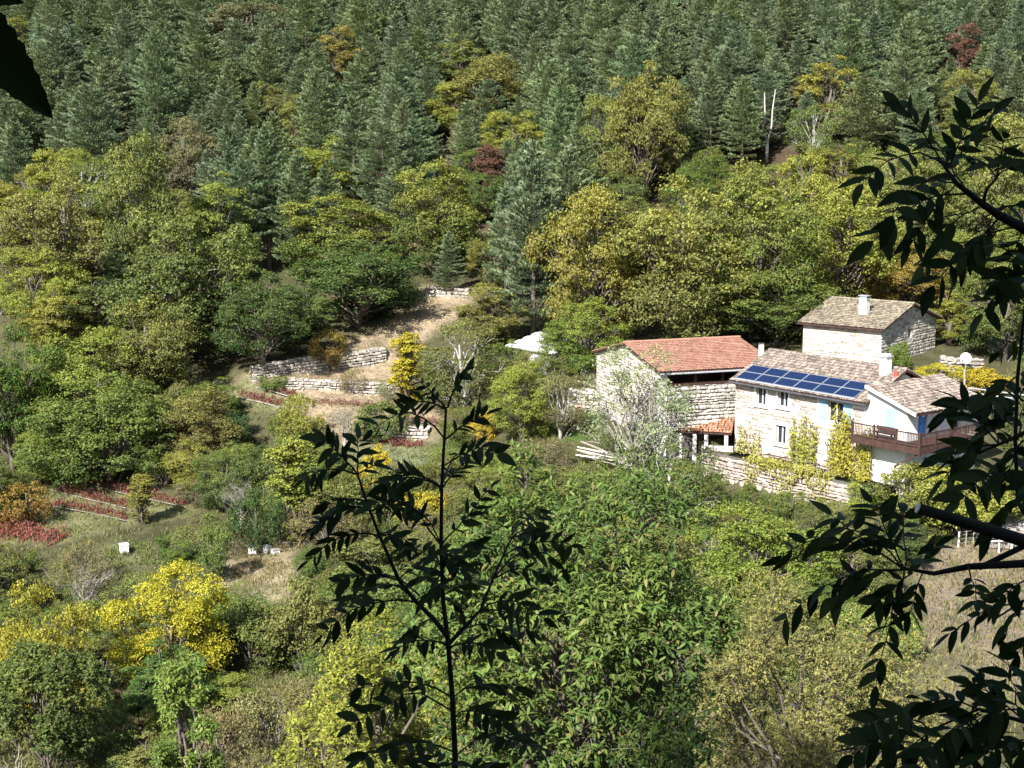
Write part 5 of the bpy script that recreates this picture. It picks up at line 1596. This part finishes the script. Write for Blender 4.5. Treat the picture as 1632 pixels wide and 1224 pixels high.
# ------------------------------------------------------------------ nearer trees on the viewer's side of the valley
def rosette_tree(name, label, base, H, D, z0, lobes, tw, per, ll, lw, col, alpha, seed, curl=.22, pick=0, bark='bark', lobe=.33, long_leaf=True, zmin=-9):
    """tree whose leaves spring in sprays from the twig ends; the nearest leaves are parts of their own"""
    g = np.random.default_rng(seed)
    root = empty(name, base); tag(root, label, 'tree')
    rx, ch = D / 2, H - z0; cz = z0 + ch / 2
    cen = []
    while len(cen) < lobes:
        p = rdir(g, 1)[0] * g.uniform(.5, .9)
        if p[2] < zmin: continue
        cen.append(p)
    C = np.array(cen) * np.array([rx, rx, ch / 2]) + np.array([0, 0, cz])
    lr = lobe * rx * g.uniform(.7, 1.3, lobes)
    lt = np.clip(.5 + g.normal(size=lobes) * .2, 0, 1)
    li = g.choice(lobes, tw, p=lr ** 2 / (lr ** 2).sum())
    d = unit(rdir(g, tw) + .5 * unit(C[li] - np.array([0, 0, cz])) + np.array([0, -.15, .3]))
    tip = C[li] + d * (lr[li] * g.uniform(.55, 1.05, tw))[:, None]
    ci = np.repeat(np.arange(tw), per); n = len(ci)
    od = unit(d[ci] * .35 + unit(rdir(g, n) * np.array([1, 1, .7])) + np.array([0, 0, -.22]))
    P = tip[ci] - d[ci] * (g.random(n) * ll * .9)[:, None] + od * (.02 if long_leaf else ll * .5)
    Nn = unit(np.array([0, 0, 1.0]) + .45 * d[ci] + .45 * rdir(g, n))
    s = g.uniform(.45, 1.2, n)
    tone = np.clip(.6 * lt[li][ci] + .4 * np.clip((P[:, 2] - z0) / ch, 0, 1) + g.normal(size=n) * .08, 0, 1)
    keep = np.ones(n, bool)
    if pick:
        w = P + np.array(base)
        u, v = project(w[:, 0], w[:, 1], w[:, 2])
        front = (w[:, 1] + .8 * g.random(n)) + np.where((u > 30) & (u < 1600) & (v > 30) & (v < 1200), 0, 50)
        sel = np.argsort(front)[:pick * 6:6][:pick]
        keep[sel] = False
        V, Tr = long_leaf_arrays(np.zeros((4, 3)), np.tile([[0, 1.0, 0]], (4, 1)), np.tile([[0, 0, 1.0]], (4, 1)), np.ones(4), np.full(4, lw / ll), np.array([[.1], [.2], [.3], [.4]]))
        lm = [mesh_np('leaf', V[k * 8:k * 8 + 8], Tr[:8], False, {'tone': np.full(8, .3 + .15 * k)}, M['leaf']) for k in range(4)]
        for i in sel:
            t_ = Vector(od[i]); b_ = t_.cross(Vector(Nn[i])).normalized(); n_ = b_.cross(t_)
            mt = Matrix((b_, t_, n_)).transposed().to_4x4() @ Matrix.Scale(ll * s[i], 4)
            mt.translation = Vector(P[i])
            o = bpy.data.objects.new('leaf', lm[int(g.integers(4))]); COL.objects.link(o); o.parent = root
            o.matrix_local = mt; o.color = (*col, alpha)
    P, od, Nn, s, tone = P[keep], od[keep], Nn[keep], s[keep], tone[keep]
    if long_leaf: V, Tr = long_leaf_arrays(P, od, Nn, ll * s, lw * s, curl); per_ = 8
    else: V, Tr = leaf_arrays(P, od, Nn, ll * s, lw * s); per_ = 4
    cr = link('crown', mesh_np('crown', V, Tr, False, {'tone': np.repeat(tone, per_)}, M['leaf']), None, root)
    cr.color = (*col, alpha)
    if pick: tag(cr, kind='stuff')
    mb = MB(); tr = .016 * H
    path = wob_path(g, (0, 0, -.8), (g.normal() * .2, g.normal() * .2, z0 + ch * .75), 7, .03)
    mb.tube(path, list(np.linspace(tr * 1.2, tr * .3, 7)), 8)
    for c, r in zip(C, lr):
        t = np.clip((c[2] - z0 * .6) / (ch + z0 * .4) * .65, .15, .9)
        pt = wob_path(g, path[int(t * 6)], c, 5, .1)
        mb.tube(pt, list(np.linspace(tr * .45, tr * .1, 5)), 5, False)
    for k in g.choice(tw, min(tw, 700), replace=False):
        mb.tube([C[li[k]], (C[li[k]] + tip[k]) / 2 + g.normal(size=3) * .05, tip[k]], [.014, .009, .004], 3, False)
    mb.build('trunk', M[bark], root, True)
    PLACED.append((base[0], base[1], D / 2, 0, 0, 0, base[1], True, 0))
    return root
def gpt(u, Y):
    x = (u - PW / 2) / F * Y * 1.03
    return (x, Y, hz(x, Y))
def top_h(u, v, Y, b): return at(u, v, Y)[2] - b[2]
b = gpt(905, 29.0)
rosette_tree('chestnut_tree', 'green chestnut with long pointed leaves filling the lower middle', b, top_h(880, 715, 29, b), 6.4, 4.5, 60, 6200, 7, .19, .056, (.09, .155, .036), .2, 31, pick=290, lobe=.30)
b = gpt(600, 37.0)
rosette_tree('broadleaf_tree', 'bright yellow-green tree below the left twigs of the ash sapling', b, top_h(600, 975, 37, b), 5.8, 2.0, 46, 7000, 8, .13, .06, (.25, .28, .04), .6, 32, long_leaf=False, lobe=.32)
b = gpt(1310, 42.0)
rosette_tree('broadleaf_tree', 'tan-olive small-leaved tree at the bottom right', b, top_h(1300, 915, 42, b), 8.0, 2.0, 60, 9000, 8, .12, .05, (.24, .22, .085), .4, 33, long_leaf=False, lobe=.30)
b = gpt(1090, 48.0)
rosette_tree('chestnut_tree', 'olive-green chestnut between the big chestnut and the bright green tree', b, top_h(1085, 850, 48, b), 6.2, 3.0, 46, 3600, 7, .17, .055, (.17, .18, .06), .4, 34, lobe=.3)
b = gpt(288, 60.0)
rosette_tree('chestnut_tree', 'young green chestnut in front of the large yellow tree', b, top_h(288, 1030, 60, b), 3.4, 3.0, 24, 1500, 7, .22, .075, (.13, .21, .04), .2, 35, lobe=.36)
b = gpt(60, 66.0)
rosette_tree('broadleaf_tree', 'dense dark green tree in the lower left corner', b, top_h(70, 1030, 66, b), 5.4, 2.5, 34, 2600, 10, .16, .11, (.085, .13, .035), .2, 36, long_leaf=False, lobe=.34)
b = gpt(760, 40.0)
rosette_tree('broadleaf_tree', 'green tree in shade between the yellow-green tree and the chestnut', b, top_h(760, 1040, 40, b), 4.8, 1.5, 34, 4000, 8, .14, .06, (.10, .16, .04), .3, 37, long_leaf=False, lobe=.32)
b = gpt(470, 56.0)
rosette_tree('broadleaf_tree', 'brownish olive tree at the bottom between the two yellow ones', b, top_h(430, 1060, 56, b), 5.4, 1.0, 36, 3800, 8, .12, .05, (.19, .17, .075), .3, 38, long_leaf=False, lobe=.32)

# ------------------------------------------------------------------ wood the viewer stands under: shades the foreground
def shade_tree(x, y, H, D, label, k):
    h_, d_, ms = KIND['broad']
    r = empty('shade_tree', (x, y, hz(x, y) - .1), .7 * k); tag(r, label, 'tree', 'trees of the wood around the viewpoint')
    r.scale = (D / d_, D / d_, H / h_)
    link('trunk', ms[k % 5][0], None, r); c = link('crown', ms[k % 5][1], None, r); c.color = (*GR, .1)
    return r
sx_, sy_ = to_sun.x / math.cos(SUN_EL), to_sun.y / math.cos(SUN_EL)
for k, (dist, side, H, D) in enumerate(((8.2, -1.2, 11.5, 9.0), (9.5, 3.4, 12.5, 9.5), (14, .5, 16, 12), (15, 6.5, 17, 12), (12, -6.0, 14, 10), (20, 2.5, 19, 14))):
    shade_tree(sx_ * dist - sy_ * side * -1, 2.6 + sy_ * dist + sx_ * side * -1, H, D, 'leafy tree of the wood behind the viewpoint', k)

# ------------------------------------------------------------------ overhanging leaf, upper left
def serrate_leaf(n=16, wd=.42):
    """leaf of unit length along +y with toothed edge"""
    L_, R_ = [], []
    for i in range(n + 1):
        t = i / n
        w = wd * .5 * math.sin(math.pi * min(1, t ** .75)) ** .8 if 0 < t < 1 else 0
        w *= 1 + (.09 if i % 2 else -.05)
        L_.append((-w, t, .06 * w - .1 * t * t)); R_.append((w, t, .06 * w - .1 * t * t))
    mid = [(0, i / n, -.02 - .1 * (i / n) ** 2) for i in range(n + 1)]
    V = np.array(L_ + mid + R_)
    F_ = []
    for i in range(n):
        F_ += [(i, n + 1 + i, n + 2 + i, i + 1), (n + 1 + i, 2 * n + 2 + i, 2 * n + 3 + i, n + 2 + i)]
    return V, np.array(F_)
M['shade_leaf'] = leaf_mat('ash_leaf', yellow=(.1, .1, .03), trans=.18, vary=.3, spec=.08)
hb = empty('beech_tree', (-4.6, -1.2, hz(-4.6, -1.2))); tag(hb, 'beech whose dark toothed leaves hang in from the upper left corner', 'tree')
hb0 = np.array(hb.location)
k_ = KIND['upright'][2][0]
o = link('trunk', k_[0], None, hb); o.scale = (.8, .8, .95)
o = link('crown', k_[1], None, hb, (0, 0, 2.0)); o.scale = (.75, .75, .8); o.color = (*DG, .1)
V, Fq = serrate_leaf(22, .31)
for (u0, v0, u1, v1, Y, tilt) in ((-110, -45, 82, 190, 1.15, .25), (-130, -40, 38, 3, 1.2, .1)):
    A, B = at(u0, v0, Y), at(u1, v1, Y + .02)
    t_ = Vector(B - A); L_ = t_.length; t_.normalize()
    n_ = Vector((0, -1, tilt)); b_ = t_.cross(n_).normalized(); n_ = b_.cross(t_)
    me = mesh_np('leaf', V, Fq, True, {'tone': np.full(len(V), .4)}, M['shade_leaf'])
    o = bpy.data.objects.new('leaf', me); COL.objects.link(o); o.parent = hb
    mt = Matrix((b_, t_, n_)).transposed().to_4x4() @ Matrix.Scale(L_, 4); mt.translation = Vector(A - hb0)
    o.matrix_local = mt; o.color = (.03, .05, .015, 0)
A = at(-110, -45, 1.15) - hb0
MB().tube([(0, 0, 3.6), (1.6, .8, 3.1), tuple(A + np.array([-.5, -.1, .25])), tuple(A)], [.05, .03, .012, .004], 5).build('branch', M['dark_bark'], hb)

# ------------------------------------------------------------------ ash: compound leaves of paired leaflets
def leaflet_mesh(k):
    g = np.random.default_rng(900 + k)
    n = 7; wd = g.uniform(.27, .36); bend = g.uniform(.02, .3); side = g.uniform(-.1, .1)
    V, Fq = [], []
    for i in range(n + 1):
        t = i / n
        w = wd * .5 * (math.sin(math.pi * t ** .8) ** .9 if 0 < t < 1 else 0)
        z = -bend * t * t; x = side * t * t
        V += [(x - w, t, z + .25 * w), (x, t, z), (x + w, t, z + .25 * w)]
    for i in range(n):
        b = 3 * i
        Fq += [(b, b + 1, b + 4, b + 3), (b + 1, b + 2, b + 5, b + 4)]
    return mesh_np('leaflet', np.array(V), np.array(Fq), True, {'tone': np.full(len(V), g.random())}, M['shade_leaf'])
LEAFLETS = [leaflet_mesh(k) for k in range(8)]
def ash_leaf(root, r0, A, B, pairs=4, ll=.075, sag=.12, g=None, facing=(0, -.5, .8), spread=50):
    """A, B: world ends of the leaf stalk"""
    A = Vector(A); B = Vector(B); L = (B - A).length
    up = Vector((0, 0, 1))
    pts = [A.lerp(B, t) + up * (sag * L * math.sin(math.pi * t)) + Vector(g.normal(size=3) * .01 * L) for t in np.linspace(0, 1, 7)]
    rc = MB().tube([p - r0 for p in pts], list(np.linspace(.0022, .0009, 7)), 4).build('compound_leaf', M['dark_bark'], root)
    def pt(t):
        f = t * 6; i = min(int(f), 5); return pts[i].lerp(pts[i + 1], f - i), (pts[i + 1] - pts[i]).normalized()
    nf = (Vector(facing) + Vector(g.normal(size=3) * .22)).normalized()
    items = []
    for k in range(pairs):
        t = .30 + .62 * k / max(1, pairs - 1)
        for sd in (-1, 1): items.append((t + g.normal() * .012, sd))
    items.append((1.0, 0))
    for t, sd in items:
        p, tn = pt(min(max(t, 0), 1))
        s_ = tn.cross(nf).normalized()
        an = R(spread + g.normal() * 11) * sd
        dr_ = (tn * math.cos(an) + s_ * math.sin(an) + up * g.uniform(-.32, .08) + nf * g.normal() * .18).normalized()
        n_ = (nf + Vector(g.normal(size=3) * .4)).normalized()
        b_ = dr_.cross(n_).normalized(); n_ = b_.cross(dr_)
        l_ = ll * g.uniform(.78, 1.15) * (.8 if t < .35 else 1)
        mt = Matrix((b_, dr_, n_)).transposed().to_4x4() @ Matrix.Diagonal((l_ * g.uniform(.85, 1.25), l_, l_, 1))
        mt.translation = p - r0
        o = bpy.data.objects.new('leaflet', LEAFLETS[int(g.integers(8))]); COL.objects.link(o)
        o.parent = rc; o.matrix_local = mt
        j = g.uniform(.7, 1.3); o.color = (.042 * j, .075 * j, .018 * j, .3)
def px_path(pts, Y0, Y1=None):
    Y1 = Y0 if Y1 is None else Y1
    n = len(pts)
    return [at(p[0], p[1], (p[2] if len(p) > 2 else Y0 + (Y1 - Y0) * i / max(1, n - 1))) for i, p in enumerate(pts)]
SY = 3.0
gl = np.random.default_rng(77)
sb = np.array([at(728, 1224, SY)[0], SY, hz(at(728, 1224, SY)[0], SY)])
sap = empty('ash_sapling', sb); tag(sap, 'dark ash sapling with a straight stem before the valley', 'sapling')
r0 = Vector(sb)
stem = [sb - np.array([0, 0, .1])] + px_path([(731, 1300), (726, 1224), (721, 1112), (714, 1025), (706, 956), (703, 868), (704, 774), (708, 704), (711, 649)], SY)
MB().tube([Vector(p) - r0 for p in stem], list(np.linspace(.0075, .0025, len(stem))), 7).build('stem', M['dark_bark'], sap, True)
br1 = px_path([(714, 1015), (690, 985), (662, 958), (636, 925), (605, 854), (584, 799), (570, 757)], SY, SY - .12)
MB().tube([Vector(p) - r0 for p in br1], list(np.linspace(.006, .002, 7)), 6).build('branch', M['dark_bark'], sap, True)
br2 = px_path([(712, 1030), (740, 1000), (766, 972), (788, 916), (815, 858)], SY, SY + .15)
MB().tube([Vector(p) - r0 for p in br2], list(np.linspace(.005, .002, 5)), 6).build('branch', M['dark_bark'], sap, True)
S_LEAVES = [   # base u v, tip u v, pairs, leaflet length, sag
 (711,650,750,588,5,.062,.05),(711,652,652,641,3,.075,.1),(711,650,668,608,2,.055,.05),
 (708,700,598,680,4,.075,.16),(708,702,772,660,3,.085,.05),(708,745,795,722,4,.085,.12),
 (704,778,614,772,5,.08,.16),(704,778,745,735,3,.07,.05),(703,866,594,800,4,.085,.18),(703,868,780,776,4,.07,-.05),(703,872,735,905,2,.085,.0),
 (570,757,486,764,4,.085,.15),(570,757,512,700,4,.085,.05),(570,757,570,700,3,.085,.0),(584,799,524,805,3,.07,.1),
 (592,815,489,852,4,.085,.18),(592,815,648,812,4,.075,.2),(605,854,492,892,5,.08,.16),(605,854,650,862,3,.075,.1),
 (636,925,540,928,4,.09,.12),(636,925,684,905,3,.09,.1),(662,958,512,1012,5,.088,.14),(650,945,560,960,4,.085,.1),
 (690,985,640,1020,3,.085,.05),(662,958,700,935,3,.085,.0),
 (788,916,905,915,5,.085,.16),(815,858,852,850,3,.075,.05),(815,858,880,812,4,.07,.0),(766,972,862,985,4,.085,.15),(740,1000,830,1025,4,.085,.12),(800,890,920,872,4,.075,.1),
 (715,1030,632,1035,3,.085,.14),(716,1030,790,1040,4,.085,.1),(707,950,660,925,2,.09,.1),(706,950,760,930,3,.085,.08),(705,900,770,880,3,.085,.1),(705,905,640,880,3,.085,.1),
 (722,1110,566,1100,4,.088,.12),(722,1110,826,1098,4,.088,.1),(723,1130,556,1162,5,.09,.14),(723,1140,800,1150,4,.09,.12),
 (726,1200,574,1210,4,.095,.1),(726,1205,850,1190,5,.095,.12),(727,1235,640,1240,3,.095,.12),(727,1235,800,1235,4,.095,.1),(727,1250,690,1205,3,.095,.0),
]
for a_, b_, c_, d_, pr, ll, sg in S_LEAVES:
    ash_leaf(sap, r0, at(a_, b_, SY + gl.normal() * .01), at(c_, d_, SY + gl.normal() * .13), pr + 2, ll * .54, sg, gl)
for a_, b_, c_, d_, pr, ll, sg in S_LEAVES:
    if b_ > 750 and gl.random() < .3:
        ash_leaf(sap, r0, at(a_ + gl.normal() * 3, b_ + gl.normal() * 5, SY), at(a_ + (c_ - a_) * gl.uniform(.5, .95) + gl.normal() * 14, b_ + (d_ - b_) * .8 + gl.normal() * 22, SY + gl.normal() * .16), pr, ll * .5, sg, gl)
# ash tree on the right, its branches reaching in
tb = np.array([2.35, 3.7, 0.0]); tb[2] = hz(tb[0], tb[1])
ash = empty('ash_tree', tb); tag(ash, 'ash tree whose dark branches and leaves reach in from the right', 'tree')
r0 = Vector(tb)
MB().tube([Vector((0, 0, -.3)), Vector((.02, 0, 1.2)), Vector((-.03, .05, 2.4)), Vector((.05, 0, 4.2)), Vector((.3, .1, 7))], [.11, .09, .075, .06, .03], 9).build('trunk', M['dark_bark'], ash, True)
def branch(pts, r0_, r1_, Y, Y1=None, start=None, nm='branch'):
    P = px_path(pts, Y, Y1)
    if start is not None: P = [tb + np.array(start)] + P
    return MB().tube([Vector(p) - r0 for p in P], list(np.linspace(r0_, r1_, len(P))), 7).build(nm, M['dark_bark'], ash, True)
AY = 3.05
branch([(1680, 395), (1632, 364), (1595, 345), (1567, 326), (1524, 292), (1502, 261)], .016, .003, AY, start=(0, 0, 2.2))
branch([(1567, 326), (1572, 302), (1589, 283)], .005, .002, AY)
branch([(1622, 800), (1618, 700), (1622, 600), (1630, 520), (1640, 440)], .005, .003, AY, start=(-.02, 0, 1.2))
branch([(1700, 690), (1632, 690), (1592, 708), (1560, 722)], .008, .002, AY, start=(0, 0, 1.4))
branch([(1720, 905), (1632, 898), (1543, 903), (1488, 914), (1441, 906)], .013, .003, AY, start=(0, 0, .9))
branch([(1720, 850), (1632, 870), (1560, 905)], .008, .006, AY + .02, start=(0, 0, 1.0))
sb_ = branch([(1760, 905), (1632, 862), (1545, 835), (1464, 810)], .014, .0095, 2.5, start=(0, 0, 1.0))
ce = at(1464, 810, 2.5); cd = unit(at(1464, 810, 2.5) - at(1545, 835, 2.5))
cw = MB().tube([Vector(ce + cd * .0005) - r0, Vector(ce + cd * .003) - r0], .0092, 12).build('cut_end', M['cutwood'], ash)
cw['label'] = 'pale sawn end of the branch'
branch([(1720, 1020), (1632, 957), (1580, 990)], .006, .002, AY, start=(0, 0, .8))
branch([(1720, 1180), (1632, 1150), (1560, 1130), (1480, 1165)], .008, .002, AY, start=(0, 0, .5))
A_LEAVES = [
 (1502,261,1372,296,5,.085,.14),(1502,261,1436,170,4,.08,.05),(1510,270,1560,165,4,.085,.0),(1530,250,1590,178,3,.085,.05),(1524,292,1420,340,4,.095,.1),
 (1524,292,1452,392,5,.09,.1),(1545,310,1395,385,5,.10,.15),(1540,305,1490,225,4,.09,.0),(1567,326,1470,420,4,.10,.12),(1589,283,1536,246,3,.085,.05),
 (1589,283,1640,255,4,.085,.05),(1589,283,1600,220,3,.08,.0),(1580,335,1660,330,4,.09,.05),(1595,345,1530,430,4,.10,.08),(1632,364,1600,450,4,.095,.05),
 (1632,364,1490,452,5,.10,.15),(1640,420,1566,500,4,.10,.08),(1640,440,1600,390,4,.09,.0),(1635,470,1660,400,3,.09,.0),(1632,480,1590,440,4,.10,.05),
 (1640,540,1590,560,3,.085,.05),(1622,600,1580,640,3,.085,.05),(1620,640,1650,600,3,.085,.05),
 (1620,655,1508,662,4,.10,.12),(1592,708,1505,762,5,.11,.18),(1592,708,1530,640,4,.12,.0),(1592,708,1580,640,4,.12,-.05),(1560,722,1500,730,4,.10,.08),
 (1622,700,1632,640,4,.11,.0),(1618,720,1570,770,4,.10,.05),(1620,760,1530,800,4,.11,.15),(1622,790,1575,850,4,.11,.05),(1632,700,1600,770,4,.10,.05),(1628,745,1655,800,4,.10,.05),(1622,680,1560,690,4,.11,.1),
 (1441,907,1247,884,5,.095,.2),(1441,907,1300,850,5,.10,.15),(1441,907,1325,820,4,.095,.0),(1441,907,1392,800,5,.10,.0),(1445,907,1440,820,4,.09,.0),(1460,910,1490,862,4,.08,.0),
 (1441,907,1238,1000,6,.10,.14),(1441,907,1330,950,5,.10,.1),(1441,910,1394,1090,5,.08,.05),(1455,912,1400,960,4,.09,.05),(1470,912,1450,980,3,.08,.05),
 (1543,903,1560,960,3,.07,.0),(1632,957,1515,1010,4,.09,.1),(1632,957,1600,1010,3,.085,.0),(1640,920,1590,960,4,.09,.05),(1660,990,1620,1045,3,.085,.05),
 (1632,1150,1546,1086,4,.10,.05),(1632,1150,1606,1050,4,.11,.0),(1600,1140,1560,1080,3,.10,.0),(1632,1150,1660,1080,4,.11,.0),(1560,1130,1470,1120,5,.11,.1),
 (1480,1165,1385,1155,5,.10,.1),(1480,1165,1360,1200,5,.11,.1),(1500,1160,1430,1210,4,.11,.08),(1560,1135,1520,1200,5,.12,.08),(1600,1150,1590,1220,5,.12,.05),(1632,1160,1640,1230,4,.12,.05),
 (1560,1140,1450,1235,5,.12,.08),(1632,1130,1540,1160,5,.12,.12),(1632,1180,1550,1220,5,.12,.1),
]
for a_, b_, c_, d_, pr, ll, sg in A_LEAVES:
    ash_leaf(ash, r0, at(a_, b_, AY + gl.normal() * .01), at(c_, d_, AY + gl.normal() * .14), pr + 1, ll * .66, sg, gl)
